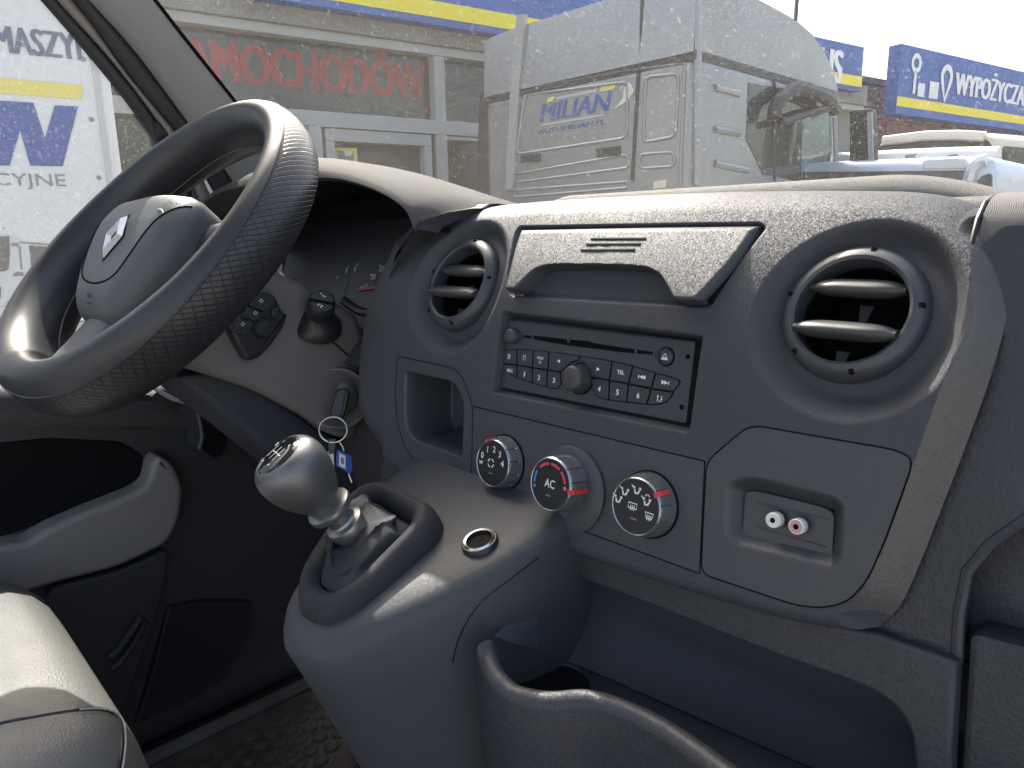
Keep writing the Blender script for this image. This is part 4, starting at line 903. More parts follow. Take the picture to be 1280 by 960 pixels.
# leather boot: padded border and folded gaiter
bo = rnd([(-.490, .012), (-.455, -.010), (-.424, -.004), (-.415, .020), (-.417, .098), (-.432, .116), (-.510, .118), (-.530, .102), (-.520, .060)], .03, 5)
path = [TF(x, y, .004) for x, y in bo]
rows = []
cen2 = (sum(p[0] for p in bo)/len(bo), sum(p[1] for p in bo)/len(bo))
for (x, y) in bo:
    dx, dy = cen2[0]-x, cen2[1]-y; l = math.hypot(dx, dy); dx /= l; dy /= l; row = []
    hgt = .020+.010*max(0, (y-.05)/.06)
    for k in range(13):
        a = math.pi*k/12; row.append(TF(x+dx*(.011-.0125*math.cos(a)), y+dy*(.011-.0125*math.cos(a)), -.004+hgt*math.sin(a)**.8))
    rows.append(row)
MB().grid(rows, cu=True).build('boot_border', M['boot'], lever, 80)
inn = [(x+(cen2[0]-x)/math.hypot(cen2[0]-x, cen2[1]-y)*.0225, y+(cen2[1]-y)/math.hypot(cen2[0]-x, cen2[1]-y)*.0225) for x, y in bo]
top_c = GF(0, 0, -.004); rows = []; nB = len(inn)
for k in range(25):
    t = k/24; row = []
    for i, (x, y) in enumerate(inn):
        a = 2*math.pi*i/nB; base = TF(x, y, .010)
        an = math.atan2((base-top_c).dot(GF.ey), (base-top_c).dot(GF.ex)); tp = GF(.0148*math.cos(an), .0148*math.sin(an), -.004)
        p = base.lerp(tp, t**1.0); sag = .012*math.sin(math.pi*t)*(.6+.4*math.sin(3*an+.8))
        wr = .0045*math.sin(4*an+8*t)*math.sin(math.pi*t)+.0022*math.sin(9*an-13*t+1)*math.sin(math.pi*t)
        rad_ = (p-top_c); rad_ -= GF.ez*rad_.dot(GF.ez); rad_ = rad_.normalized() if rad_.length > 1e-4 else Vector()
        row.append(p+TF.ez*sag+rad_*(wr+.003*math.sin(math.pi*t)))
    rows.append(row)
MB().grid(rows, cv=True).build('boot_gaiter', M['boot'], lever, 80)

# ================================================================ driver seat
seat = thing('driver_seat', 'pale grey leather seat cushion with a stitched front bolster in the sun', 'seat', (-.84, -.10, .0))
x0, x1, y0, y1 = -1.10, -.575, -.42, .150
rows = []
lp = rnd([(x0, y0), (x1, y0), (x1, y1), (x0, y1)], [.05, .05, .11, .10], 10)
cy_ = (-.84, -.12)
def seat_ring(s, dz, out=0): 
    return [Vector((cy_[0]+(x-cy_[0])*s+out*(x-cy_[0]), cy_[1]+(y-cy_[1])*s+out*(y-cy_[1]), dz+.010*max(0, (x+.72)/.14)*s-.02*max(0, (y-.03)/.1)*s)) for x, y in lp]
rows = [seat_ring(.93, .16), seat_ring(.97, .22), seat_ring(.995, .29), seat_ring(1.0, .34), seat_ring(.995, .375), seat_ring(.975, .405), seat_ring(.94, .428), seat_ring(.89, .443), seat_ring(.82, .452), seat_ring(.7, .455), seat_ring(.5, .452), seat_ring(.25, .448), seat_ring(.02, .447)]
mbc = MB().grid(rows, cv=True); mbc.build('cushion', M['seat'], seat, 80)
from mathutils.bvhtree import BVHTree
bv = BVHTree.FromPolygons([Vector(p) for p in mbc.v], mbc.f)
def on_seat(x, y, dz=.0):
    h = bv.ray_cast(CAM, ray(x, y).normalized()); return (h[0]+h[1]*(dz if h[1].dot(ray(x, y)) < 0 else -dz)) if h[0] else None
def seat_path(pts, dz): return [q for q in (on_seat(p.x, p.y, dz) for p in smooth_path([Vector((x, y, 0)) for x, y in pts], 8)) if q]
sp1 = seat_path([(-60, 925), (0, 905), (50, 895), (95, 888), (130, 888), (148, 900), (152, 925), (148, 960), (140, 1000)], .0006)
print('seat seam', len(sp1))
if len(sp1) > 4:
    MB().tube(sp1, .0016, 6).build('cushion_seam', M['stalk'], seat)
    n_st = 0
    for a, b in zip(sp1[24:], sp1[25:]):
        for k_ in range(2):
            p0, p1 = a.lerp(b, k_*.5+.08), a.lerp(b, k_*.5+.36); MB().tube([p0+Vector((.004, .002, .0015)), p1+Vector((.004, .002, .0015))], .0009, 5).build('stitch', M['stitch'], seat); n_st += 1
MB().box((-1.06, -.36, 0), (-.62, .06, .17)).build('seat_base', M['black'], seat, 0)

# ================================================================ rubber mat
rm = thing('floor_mat', 'worn black rubber floor mat with round studs and raised border', 'floor mat', (-.9, .3, .006))
MB().prism(Frame((0, 0, .006), (1, 0, 0), (0, 1, 0), (0, 0, 1)), rnd(rect(-1.155, -.10, -.56, .585), .04), -.006, .0).build('mat_sheet', M['mat'], rm)
bp_ = [Vector((x, y, .012)) for x, y in rnd(rect(-1.15, -.10, -.565, .58), .04)]
MB().tube(bp_, .013, 8, True).build('mat_border', M['mat'], rm)
stud = MB().lathe(Frame((0, 0, 0), (1, 0, 0), (0, 1, 0), (0, 0, 1)), [(.0125, 0), (.0120, .003), (.0100, .0042), (.0002, .0042)], 14, False, False).build('stud', M['mat'], rm); k = 0
stud_me = stud.data; bpy.data.objects.remove(stud, do_unlink=True)
for i in range(15):
    for j in range(19):
        x = -1.09+i*.034+(.017 if j % 2 else 0); y = .02+j*.0275
        o = bpy.data.objects.new('stud', stud_me); link(o, rm); o.location = (x+random.uniform(-.002, .002), y, .006)
MB().prism(Frame((0, 0, .006), (1, 0, 0), (0, 1, 0), (0, 0, 1)), rnd([(-.98, .56), (-.93, .575), (-.84, .40), (-.87, .385)], .006), -.0, .022, .004).build('mat_ridge', M['mat'], rm)
# ================================================================ driver door
DX = -1.20
door = thing('driver_door', 'black driver door lining with a taupe pull handle and sunlit window sill', 'door', (-1.22, .1, .02))
DF = Frame((DX, 0, 0), (0, 1, 0), (0, 0, 1), (1, 0, 0))
def DP(pts, dz=0): return [(p.y, p.z) for p in (onX(x, y, DX+dz) for x, y in pts)]
sill = [(p.y, p.z) for p in (onX(x, y, DX) for x, y in ((-420, 470), (-200, 482), (0, 489), (150, 494), (235, 512)))]
MB().prism(DF, sill+[(.66, .69), (.66, .0), (-.62, .0)], -.05, .0, .010, 3).build('door_lining', M['door'], door, 50)
# window sill, sunlit top and step below it
sl_ = [(p.y, p.z) for p in (onX(x, y, DX+.03) for x, y in ((-420, 462), (0, 482), (120, 492), (200, 497), (243, 512), (243, 526), (180, 522), (0, 506), (-420, 492)))]
sy = [onX(x, y, DX) for x, y in ((-420, 470), (-200, 478), (0, 484), (120, 488), (200, 491), (238, 503))]; sy = smooth_path(sy, 5)
MB().grid([[Vector((DX+dx, p.y, p.z+dz)) for dx, dz in ((-.02, .012), (.0, .010), (.016, .004), (.030, -.006), (.040, -.020), (.044, -.036), (.040, -.05), (.0, -.055))] for p in sy]).build('window_sill', M['door'], door, 60)
so_ = rnd(DP([(138, 490), (165, 489), (185, 493), (195, 499), (190, 503), (150, 503), (132, 498)], .03), .004)
lb = MB().prism(DF, so_, .0, .0335, .002).build('lock_bezel', M['seal'], door)
MB().prism(DF, rnd(DP([(157, 492), (168, 491.5), (176, 494), (172, 496.5), (159, 496)], .034), .002), .0, .037, .002).build('lock_button', M['collar'], lb)
MB().prism(DF, rnd(DP([(-40, 705), (2, 683), (35, 681), (56, 665), (100, 645), (170, 617), (186, 606), (193, 580), (200, 571), (212, 576), (222, 588), (231, 612), (228, 645), (214, 680), (150, 711), (64, 733), (-40, 770)], .05), .02, 6), .0, .045, .009, 4).build('pull_handle', M['trim_taupe'], door, 60)
MB().prism(DF, rnd(DP([(-60, 560), (60, 548), (150, 552), (180, 570), (176, 600), (100, 640), (-60, 690)], .004), .01), .0, .004, .002).build('armrest_hollow', M['black'], door)
MB().prism(DF, rnd(DP([(60, 735), (150, 713), (214, 684), (205, 745), (178, 830), (150, 900), (60, 930)], .02), .02, 5), .0, .02, .006, 3).build('map_pocket', M['door'], door, 50)
MB().tube([DF(*p, .026) for p in DP([(138, 822), (150, 810), (166, 788), (176, 772), (181, 778), (170, 800), (150, 828), (140, 836)], .026)], .006, 8).build('pocket_edge', M['door'], door)
MB().prism(DF, rnd(DP([(212, 760), (250, 752), (318, 752), (312, 795), (280, 850), (235, 880), (170, 906)], .012), .01), .0, .012, .004).build('speaker_grille', mat('speaker mesh', (.022, .022, .026), .7, bump=('knurl', 200, .9, .001)), door)
MB().tube([DF(*p, .012) for p in DP([(212, 758), (190, 850), (170, 906)], .012)], .003, 6).build('grille_edge', M['lower'], door)
MB().tube([DF(*p, .002) for p in DP([(0, 521), (30, 505), (36, 500)], .032)], .0015, 6).build('lining_gap', M['gap'], door)
# window frame: seals and pillar strips, outer to inner
def strip(name, a, ax_, b, bx_, m, parent, thick=.02):
    A = smooth_path([onX(x, y, ax_) for x, y in a], 6); B = smooth_path([onX(x, y, bx_) for x, y in b], 6); n = min(len(A), len(B)); rows = []
    for p, q in zip(A[:n], B[:n]):
        mid = p.lerp(q, .5)+Vector((.006, -.004, .0)); back = Vector((-thick, thick*.6, 0)); rows.append([p+back, p, p.lerp(q, .2)+Vector((.004, -.003, 0)), mid, p.lerp(q, .8)+Vector((.004, -.003, 0)), q, q+back])
    return MB().grid(rows).build(name, m, parent, 60)
strip('window_seal', [(-330, -420), (-140, -210), (50, 0), (135, 100), (163, 136), (187, 170), (196, 200), (206, 300), (222, 420), (226, 452), (216, 472), (196, 485), (150, 494), (0, 487), (-420, 466)], DX,
      [(-290, -398), (-90, -180), (71, 0), (130, 65), (174, 120), (196, 155), (207, 195), (218, 300), (230, 415), (236, 452), (224, 480), (200, 491), (150, 499), (0, 492), (-420, 472)], DX+.012, M['seal'], door)
strip('frame_strip', [(-290, -398), (-90, -180), (70, 0), (130, 65), (173, 119), (205, 165), (232, 215), (255, 270)], DX+.010, [(-260, -384), (-65, -170), (90, 0), (152, 83), (190, 130), (222, 170), (250, 220), (272, 275)], DX+.02, M['trim_taupe'], door)
strip('corner_seal', [(193, 150), (200, 148), (214, 170), (232, 205), (240, 250)], DX+.012, [(200, 185), (208, 175), (220, 190), (232, 225), (236, 262)], DX+.016, M['seal'], door)
MB().prism(DF, DP([(188, 195), (222, 190), (262, 240), (275, 330), (240, 330), (215, 330)], .006), -.02, .006).build('sail_panel', M['trim_grey'], door)
MB().tube([onX(206, 150, DX+.012), onX(216, 190, DX+.012), onX(222, 240, DX+.012), onX(228, 320, DX+.01)], .005, 8).build('quarter_bar', M['seal'], door)
wp = [onX(x, y, DX-.012) for x, y in ((-420, -420), (-140, -210), (50, 0), (135, 100), (187, 172), (200, 230), (222, 420), (226, 460), (196, 488), (0, 490), (-420, 470))]
pane = MB().poly(wp).build('window_glass', M['pane'], door, 0)

# ================================================================ windscreen, pillars, roof
pil = thing('windscreen_pillar', 'grey plastic trim of the windscreen pillar beside the driver door', 'pillar', onX(300, 260, -1.1))
strip('pillar_seal', [(-260, -384), (-65, -170), (90, 0), (152, 83), (190, 131), (222, 170), (262, 232), (285, 280)], DX+.02, [(-242, -384), (-40, -165), (112, 0), (163, 57), (205, 112), (240, 160), (290, 225), (315, 275)], DX+.035, M['seal'], pil)
P1 = [(-242, -384), (-40, -165), (111, 0), (163, 57), (205, 112), (240, 160), (290, 225), (315, 275)]; P2 = [(-118, -384), (60, -165), (194, 0), (228, 44), (263, 88), (299, 133), (360, 212), (400, 262)]
strip('pillar_trim', P1, DX+.035, P2, -1.075, M['trim_grey'], pil, .03)
MB().tube([onX(x, y, -1.073) for x, y in P2], .0028, 8).build('screen_seal', M['gap'], pil)
# windscreen: through the pillar edge, bulging forward in the middle
e0 = onX(299, 133, -1.075); e1 = onX(194, 0, -1.075); sw = (e1.y-e0.y)/(e1.z-e0.z)
def wsp(x, z): return Vector((x, e0.y+(z-e0.z)*sw+(.17-.10*max(0, (z-.86)/.74))*(1-min(1.3, abs((x+.345)/.73))**2.2), z))
rows = [[wsp(-1.075+1.46*i/40, .80+(1.62-.80)*j/20) for j in range(21)] for i in range(41)]
scr = thing('windscreen', 'dusty curved windscreen glazed with fine specks and streaks', 'windscreen', wsp(-.345, .80))
MB().grid(rows).build('glass', M['screen'], scr, 80)
fl_ = [onX(x, y, -.60) for x, y in ((0, 0),)]
hd = [Vector((DX+.0, y_, 1.46)) for y_ in (-.62, -.2, .0, .12, .22, .27)]
MB().grid([[p+Vector((.03, 0, .20)), p+Vector((.03, 0, .01)), p, p+Vector((-.05, 0, 0)), p+Vector((-.06, 0, .30))] for p in hd]).build('window_header', M['headliner'], door, 40)
rows = [[Vector((-1.22+1.78*i/12, .0+e0.y+(1.60-e0.z)*sw+.12-1.1*j/12, 1.60+.18*math.sin(math.pi/2*min(1, j/4))*(1-.25*abs(i/6-1)**3))) for j in range(13)] for i in range(13)]
struct(MB().grid(rows).build('cab_roof', M['headliner']))
struct(MB().box((-1.25, -1.35, .0), (-1.21, -.62, 1.72)).build('cab_side_wall', M['headliner'], smooth=0))
# a duct frame at the door end of the dash
duct = MB().prism(SF.shift(0, 0, -.36), rnd([(p.y, p.z) for p in (onX(x, y, SX-.36) for x, y in ((235, 476), (256, 488), (277, 505), (288, 535), (288, 556), (281, 571), (269, 579), (246, 563), (250, 545), (244, 512)))], .004), -.05, .0, .006).build('duct_frame', M['knob_base'], dash)
MB().prism(SF.shift(0, 0, -.358), rnd([(p.y, p.z) for p in (onX(x, y, SX-.358) for x, y in ((246, 495), (272, 506), (282, 535), (283, 556), (277, 568), (268, 573), (252, 562), (256, 545), (250, 515)))], .004), -.02, .0).build('duct_hole', M['black'], duct)
MB().prism(SF.shift(0, 0, -.40), rnd([(p.y, p.z) for p in (onX(x, y, SX-.40) for x, y in ((198, 489), (220, 468), (236, 470), (240, 508), (216, 502)))], .006), -.04, .0, .006).build('dash_end', M['trim_grey'], dash)
# ================================================================ outdoors: box lorry beside the door
fa = math.radians(10.6); FD = Vector((math.sin(fa), math.cos(fa), 0)); FN = Vector((math.cos(fa), -math.sin(fa), 0))
BF = Frame(CAM-FN*3.2, FD, (0, 0, 1), FN)
lorry = thing('box_lorry', 'white box lorry with blue and yellow advertising lettering beside the driver window', 'lorry', BF(-3, GZ-.85, -1.2))
x1b = BF.px(147, 170)[0]; zb = BF.px(20, 408)[1]
MB().prism(BF, rect(x1b-6.2, zb, x1b, zb+2.25), -2.4, 0, .02).build('box', M['white'], lorry)
MB().prism(BF, rect(x1b-6.2, zb-.10, x1b, zb-.004), -2.4, -.03).build('bottom_rail', M['ink_light'], lorry)
MB().prism(BF, rect(x1b-6.0, zb-.45, x1b-.2, zb-.11), -2.0, -.4).build('chassis', M['truck_black'], lorry)
for dx in (-1.0, -4.6):
    for dz in (-.35, -2.1):
        Fw = Frame(BF(x1b+dx, GZ-.85+.45, dz), FD, (0, 0, 1), FN); t_ = MB().lathe(Fw, [(.28, -.14), (.44, -.13), (.45, -.1), (.45, .1), (.44, .13), (.28, .14), (.25, .08), (.02, .08)], 36).build('wheel', M['tyre'], lorry)
        MB().lathe(Fw, [(.27, .141), (.18, .10), (.06, .12), (.01, .12)], 24, False, False).build('wheel_disc', M['ink_light'], t_)
mb = None
MB().prism(BF, [(x1b-.055, zb+.02), (x1b-.035, zb+.02), (x1b-.035, zb+2.23), (x1b-.055, zb+2.23)], 0, .006).build('corner_profile', M['ink_light'], lorry)
for k in range(10):
    z_ = zb+.12+k*.21; MB().lathe(Frame(BF(x1b-.08, z_, 0), FD, (0, 0, 1), FN), [(.009, 0), (.008, .004), (.001, .006)], 10, False, False).build('rivet', M['ink_grey'], lorry)
def bpx(pts): return pxs(BF, pts)
def zz1(*p): return [(x*.2707, y*.2707) for x, y in p]
a, b = bpx([(-30, 32), (110, 46)]); c_ = bpx([(0, 66)])[0]; yb_ = BF.px(60, 71)[1]
text('lettering', 'MASZYN', BF, (BF.px(-9, 50)[0], BF.px(60, 71.5)[1], BF.px(116, 60)[0], BF.px(60, 38.5)[1]), .003, M['ink_slate'], lorry, heavy=.008)
MB().poly([BF(*p, .003) for p in ccw(bpx(zz1((-40, 358), (40, 362), (385, 395), (372, 458), (22, 432), (-60, 428))))]).build('yellow_bar', M['ink_yellow'], lorry, 0)
MB().poly([BF(*p, .003) for p in ccw(bpx(zz1((-60, 462), (155, 475), (208, 640), (252, 487), (360, 492), (290, 768), (140, 766), (93, 600), (45, 765), (-130, 765))))]).build('logo_letter', M['ink_blue'], lorry, 0)
text('lettering', 'CYJNE', BF, (BF.px(-8, 225)[0], BF.px(40, 237)[1], BF.px(82, 225)[0], BF.px(40, 217)[1]), .003, M['ink_grey'], lorry)
def zz5(*p): return [(x*.15625, 270+y*.15625) for x, y in p]
prt = MB().poly([BF(*p, .002) for p in ccw(bpx(zz5((-300, 140), (80, 150), (180, 200), (495, 235), (500, 400), (470, 850), (-300, 860))))]).build('printed_lorry', mat('print off-white', (.66, .66, .65), .5), lorry, 0)
for pts, m_ in ((((-80, 165), (75, 160), (80, 300), (70, 420), (45, 440), (-80, 450)), 'ink_dark'), (((230, 235), (390, 245), (412, 375), (395, 390), (270, 390), (250, 410), (245, 330)), 'ink_dark'), (((90, 215), (150, 215), (150, 245), (90, 240)), 'ink_grey'),
                (((150, 245), (165, 245), (180, 430), (168, 430)), 'ink_grey'), (((100, 470), (130, 445), (190, 450), (190, 478), (110, 482)), 'ink_grey'), (((155, 203), (495, 232), (495, 243), (155, 215)), 'ink_grey'),
                (((-80, 560), (10, 565), (8, 660), (-80, 670)), 'ink_grey'), (((-80, 712), (45, 718), (60, 672), (150, 668), (150, 676), (66, 682), (50, 726), (-80, 722)), 'ink_light'),
                (((40, 750), (150, 745), (150, 752), (48, 757), (44, 815), (140, 812), (140, 820), (36, 824)), 'ink_light'), (((25, 860), (105, 855), (105, 880), (25, 885)), 'ink_grey'), (((20, 92), (45, 90), (45, 100), (20, 102)), 'ink_grey')):
    MB().poly([BF(*p, .0035) for p in ccw(bpx(zz5(*pts)))]).build('print_shape', M[m_], prt, 0)

# ================================================================ shop building along the yard
FF = Frame(CAM-FN*8.0, FD, (0, 0, 1), FN); gz = GZ-.85
def fp_(pts): return pxs(FF, pts)
shop = thing('shop_building', 'long rendered shop front with white framed glazing and blue fascia', 'building', FF(6, gz, -2))
xa = FF.px(0, 100)[0]-6; xb = FF.px(1083, 60)[0]
ztop = FF.px(560, -40)[1]; zf0 = FF.px(600, 36)[1]
zl = FF.px(450, 150)[1]; zw = FF.px(450, 46)[1]
print('shop z', zl, zw, zf0, ztop, 'xb', xb, FF.px(1050, 48), FF.px(1065, 133), FF.px(1200, 148), FF.px(1200, 90))
MB().prism(FF, rect(xa, gz, xb, zw+.9), -6, -.12).build('wall', M['render'], shop)
MB().prism(FF, rect(xa, zw, xb, FF.px(450, 6)[1]), -.10, .10, .01).build('lintel_beam', M['render'], shop)
MB().prism(FF, rect(xa, zw-.10, xb, zw), -.10, .05, .01).build('lintel_ledge', M['frame_w'], shop)
bz0, bz1 = FF.px(420, 160)[1], FF.px(420, 141)[1]
MB().prism(FF, rect(xa, bz0, xb, bz1), -.11, .04, .008).build('transom', M['frame_w'], shop)
for x in (550, 392, 250, 128, 20, -120, 700, 860):
    u = FF.px(x, 150)[0]; MB().prism(FF, rect(u-.07, gz, u+.07, zw-.002 if x > 500 else bz0), -.112, .035, .006).build('mullion', M['frame_w'], shop)
mx_ = sorted(FF.px(x, 150)[0] for x in (550, 392, 250, 128, 20, -120, 700, 860))
for a_, b_ in zip(mx_, mx_[1:]): MB().prism(FF, rect(a_+.072, gz+.35, b_-.072, bz0-.002), -.119, -.1135).build('pane', M['shop_glass'], shop, 0)
fx_ = [FF.px(-120, 150)[0]]+[FF.px(x, 150)[0] for x in (550, 700, 860)]
for a_, b_ in zip(fx_, fx_[1:]): MB().prism(FF, rect(a_+.072, bz1+.002, b_-.072, zw-.102), -.119, -.1135).build('pane', M['shop_glass'], shop, 0)
u0, u1 = FF.px(395, 170)[0], FF.px(548, 180)[0]
for (p0, q0, p1, q1) in ((u0+.10, bz0-.14, u1-.10, bz0-.01), (u0+.10, gz+.1, u0+.2, bz0-.14), (u1-.2, gz+.1, u1-.10, bz0-.14)):
    MB().prism(FF, rect(p0, q0, p1, q1), -.11, .02, .006).build('door_frame', M['frame_w'], shop)
u2, u3 = FF.px(556, 170)[0], FF.px(600, 170)[0]
MB().prism(FF, rect(u2, bz0-.05, u3, bz0-.012), -.11, .02).build('glazing_bar', M['frame_w'], shop)
L0, L1 = FF.px(222, 60), FF.px(533, 100)
text('window_lettering', 'SAMOCHODOW', FF, (FF.px(205, 40)[0], FF.px(400, 111)[1], FF.px(535, 100)[0], FF.px(400, 63)[1]), -.112, M['red_letters'], shop, heavy=.045)
ua = FF.px(474, 70); MB().ribbon(FF, [ua, (ua[0]+.16, ua[1]+.12)], .10, -.111).build('window_lettering', M['red_letters'], shop, 0)
yp = fp_([(421.5, 183), (450, 184), (453, 215), (425, 215)]); yi = fp_([(425, 187), (446, 188), (448, 212), (428, 212)])
yo = MB().prism(FF, yp, -.118, -.108).build('window_poster', M['ink_yellow'], shop, 0); MB().prism(FF, yi, -.108, -.105).build('poster_centre', M['ink_grey'], yo, 0)
MB().prism(FF, [FF.px(433, 187), FF.px(446, 188), FF.px(442, 194), FF.px(436, 194)], -.105, -.103).build('poster_mark', M['sticker'], yo, 0)
# fascia signs
def fascia(name, label, x0, x1, z0, z1, zy):
    t = thing(name, label, 'sign', FF(.5*(x0+x1), z0, .1), 'blue shop fascia signs')
    MB().prism(FF, rect(x0, z0, x1, z1), .02, .26, .01).build('board', M['sign_blue'], t)
    MB().prism(FF, rect(x0, zy, x1, zy+.17), .26, .266).build('yellow_band', M['sign_yellow'], t, 0)
    return t
FG = FF.shift(0, 0, .27)
z0s = FG.px(560, 33)[1]; zys = FG.px(560, 24)[1]; print('SIGN', z0s, zys, FG.px(560, 15), FG.px(1065, 133), FG.px(1065, 126), FG.px(1060, 54), FG.px(1124, 134), FG.px(1128, 54), FG.px(1270, 165))
s1 = fascia('fascia_sign', 'blue fascia sign with yellow band above the shop windows, ending in US', FG.px(300, -20)[0], FG.px(1081, 62)[0], z0s, FG.px(1060, 54)[1], zys)
text('lettering', 'US', FG, (FG.px(1023, 88)[0], FG.px(1045, 104)[1], FG.px(1052, 88)[0], FG.px(1045, 62)[1]), .004, M['print'], s1, heavy=.06)
xr0 = FG.px(1125, 90)[0]; s2z0 = FG.px(1124, 134)[1]; s2z1 = FG.px(1128, 54)[1]
s2 = fascia('fascia_sign', 'long blue sign with yellow band, white map pin and WYPOŻYCZALNIA lettering', xr0, xr0+14, s2z0-.12, s2z1, s2z0+.02)
hz = s2z1-s2z0
text('lettering', 'WYPOŻYCZALNIA', FG, (FG.px(1193, 110)[0], s2z0+.36*hz, FG.px(1193, 110)[0]+(FG.px(1280, 145)[0]-FG.px(1193, 110)[0])*1.30, s2z0+.86*hz), .004, M['print'], s2, heavy=.07)
def sgn(poly): return [FG(x, y, .004) for x, y in ccw(poly)]
u = FG.px(1183, 100)[0]; rr = .16*hz
pin = MB().ribbon(FG, arc(u, s2z0+.62*hz, rr, -30, 210, 18)+[(u, s2z0+.22*hz)], .10*hz, .004, True).build('map_pin', M['print'], s2, 0)
MB().poly(sgn(rect(u-.55*hz, s2z0+.22*hz, u-.25*hz, s2z0+.5*hz))).build('map_block', M['print'], s2, 0)
u = FG.px(1144, 95)[0]
MB().ribbon(FG, arc(u, s2z0+.74*hz, .12*hz, 0, 340, 16), .08*hz, .004, True).build('key_symbol', M['print'], s2, 0); MB().poly(sgn(rect(u-.04*hz, s2z0+.25*hz, u+.04*hz, s2z0+.62*hz))).build('key_shaft', M['print'], s2, 0)
MB().poly(sgn(rect(u+.12*hz, s2z0+.22*hz, u+.34*hz, s2z0+.44*hz))).build('car_symbol', M['print'], s2, 0)
# brick annexe between the signs
ann = thing('brick_annexe', 'low reddish brick building behind the blue signs', 'building', FF(xr0+2, gz, -4))
za = FF.px(1100, 92)[1]
AF = FF.shift(0, 0, -.7)
ax0, ax1 = xb+.2, xr0+13
MB().prism(AF, rect(ax0, gz, ax1, za), -4, -.02).build('wall', M['mortar'], ann, 0)
MB().prism(AF, rect(ax0-.1, za, ax1, za+.12), -4, .08).build('roof_edge', M['truck_black'], ann, 0)
bm_ = MB().prism(Frame((0, 0, 0), FD, (0, 0, 1), FN), rect(-.42, -.14, .42, .14), -.02, .02).build('brick', M['brick'], ann, 0); bme = bm_.data; bpy.data.objects.remove(bm_, do_unlink=True); nbk = 0
for j in range(8):
    for i in range(14):
        z_ = za-.17-j*.31; x_ = ax0+.5+i*.9+(.45 if j % 2 else 0)
        o = bpy.data.objects.new('brick', bme); link(o, ann); o.location = AF(x_, z_, 0)-Vector((0, 0, 0)); nbk += 1
# antenna mast on the shop roof
up_ = FF.px(1013, 35); MB_a = tag(MB().tube([FF(up_[0], up_[1]-.3, -.3), FF(up_[0], up_[1]+.4, -.3), FF(up_[0]+.06, up_[1]+2.5, -.3)], .035, 6).build('roof_antenna', M['truck_black']), 'thin dark antenna mast on the shop roof behind the lorry cab', 'antenna')
hs = FF.px(985, 20); MB_b = tag(MB().prism(FF, [FF.px(960, 14), FF.px(1024, 34), FF.px(1024, 22), FF.px(1012, 18), FF.px(960, -4)], -1.5, -.5).build('roof_unit', M['silver_dark'], smooth=0), 'grey flat ventilation unit on the shop roof by the antenna', 'roof unit')

# ================================================================ silver lorry cab ahead
TY = 4.5
tr = thing('lorry_cab', 'silver lorry tractor with high roof and blue lettering on its rear wall', 'lorry', (-4.0, 5.7, gz))
Tr = Frame((0, TY, 0), (1, 0, 0), (0, 0, 1), (0, -1, 0))
def tp(pts, dz=0): return pxs(Tr, pts, dz)
xl, xr = Tr.px(606, 150)[0], Tr.px(869, 150)[0]; zt = Tr.px(720, 98)[1]; yf = onX(1046, 140, xr).y; print('truck', xl, xr, 'roofline', zt, yf)
MB().prism(Tr, rnd(rect(xl, gz+.9, xr, zt+.0), .10, 6), TY-yf, 0, .07, 5).build('cab_body', M['silver'], tr)
MB().prism(Tr, rect(xl+.3, gz+.5, xr-.3, gz+.88), -4.5, 3.0).build('chassis', M['truck_black'], tr)
for yy in (TY+1.3, TY-2.0):
    for xx in (xl+.25, xr-.2):
        MB().lathe(Frame((xx, yy, gz+.5), (0, 1, 0), (0, 0, 1), (1, 0, 0)), [(.3, -.15), (.48, -.14), (.5, -.1), (.5, .1), (.48, .14), (.3, .15), (.2, .1), (.02, .1)], 30).build('wheel', M['tyre'], tr)
# side profile of the high roof
side = [(p.y, p.z) for p in (onX(x, y, xr-.05) for x, y in ((869, -34), (905, -26), (935, -10), (965, 6), (992, 22), (1012, 40), (1028, 64), (1037, 88), (1041, 104), (1044, 118)))]
zr = side[0][1]
rows = []
SXF = lambda x, y, z: Vector((x, y, z))
for i in range(21):
    s = i/20; x = xl+.02+(xr-xl-.04)*s; e = abs(2*s-1); k = 1-.07*e**6
    rows.append([SXF(x, TY-.02, zt+.004)]+[SXF(x, y if j else TY, zt+.03+(z-zt-.03)*k) for j, (y, z) in enumerate([(TY, zr)]+side[1:])]+[SXF(x, side[-1][0]+.02, zt+.004)])
MB().grid(rows).build('roof_spoiler', M['silver'], tr, 50)
MB().prism(Frame((xr, 0, 0), (0, 1, 0), (0, 0, 1), (1, 0, 0)), [(TY+.0, zt-.04), (TY, zr-.04)]+[(y, zt+.03+(z-zt-.03)*.92) for y, z in side[1:]]+[(side[-1][0]+.02, zt-.04)], -.06, -.02).build('spoiler_side', M['silver'], tr)
MB().prism(Tr, rect(xl+.01, zt-.045, xr-.005, zt+.012), TY-yf-.02, .012).build('roof_joint', M['silver_dark'], tr)
def bead(pts, r=.018, m='silver', name='pressed_bead', closed=True, dz=.0):
    q = rnd(tp(pts), .05, 4) if closed else tp(pts); return MB().tube([Tr(x, y, dz) for x, y in q], r, 6, closed).build(name, M[m], tr)
def z3(*p): return [(580+x*.2969, y*.2969) for x, y in p]
bead(z3((255, 400), (690, 345), (685, 580), (235, 648), (225, 630)), .013)
bead(z3((765, 325), (905, 310), (890, 575), (755, 600)), .013)
bead(z3((205, 735), (690, 650), (700, 705), (205, 770)), .012); bead(z3((740, 650), (885, 640), (885, 700), (740, 710)), .012); bead(z3((215, 800), (690, 765), (690, 790), (215, 830)), .012)
bead(z3((745, 290), (930, 265), (910, 780)), .014, 'silver', 'pressed_bead', False)
bead(z3((752, 0), (745, 240), (738, 270), (710, 760)), .014, 'silver_dark', 'panel_gap', False, .004)
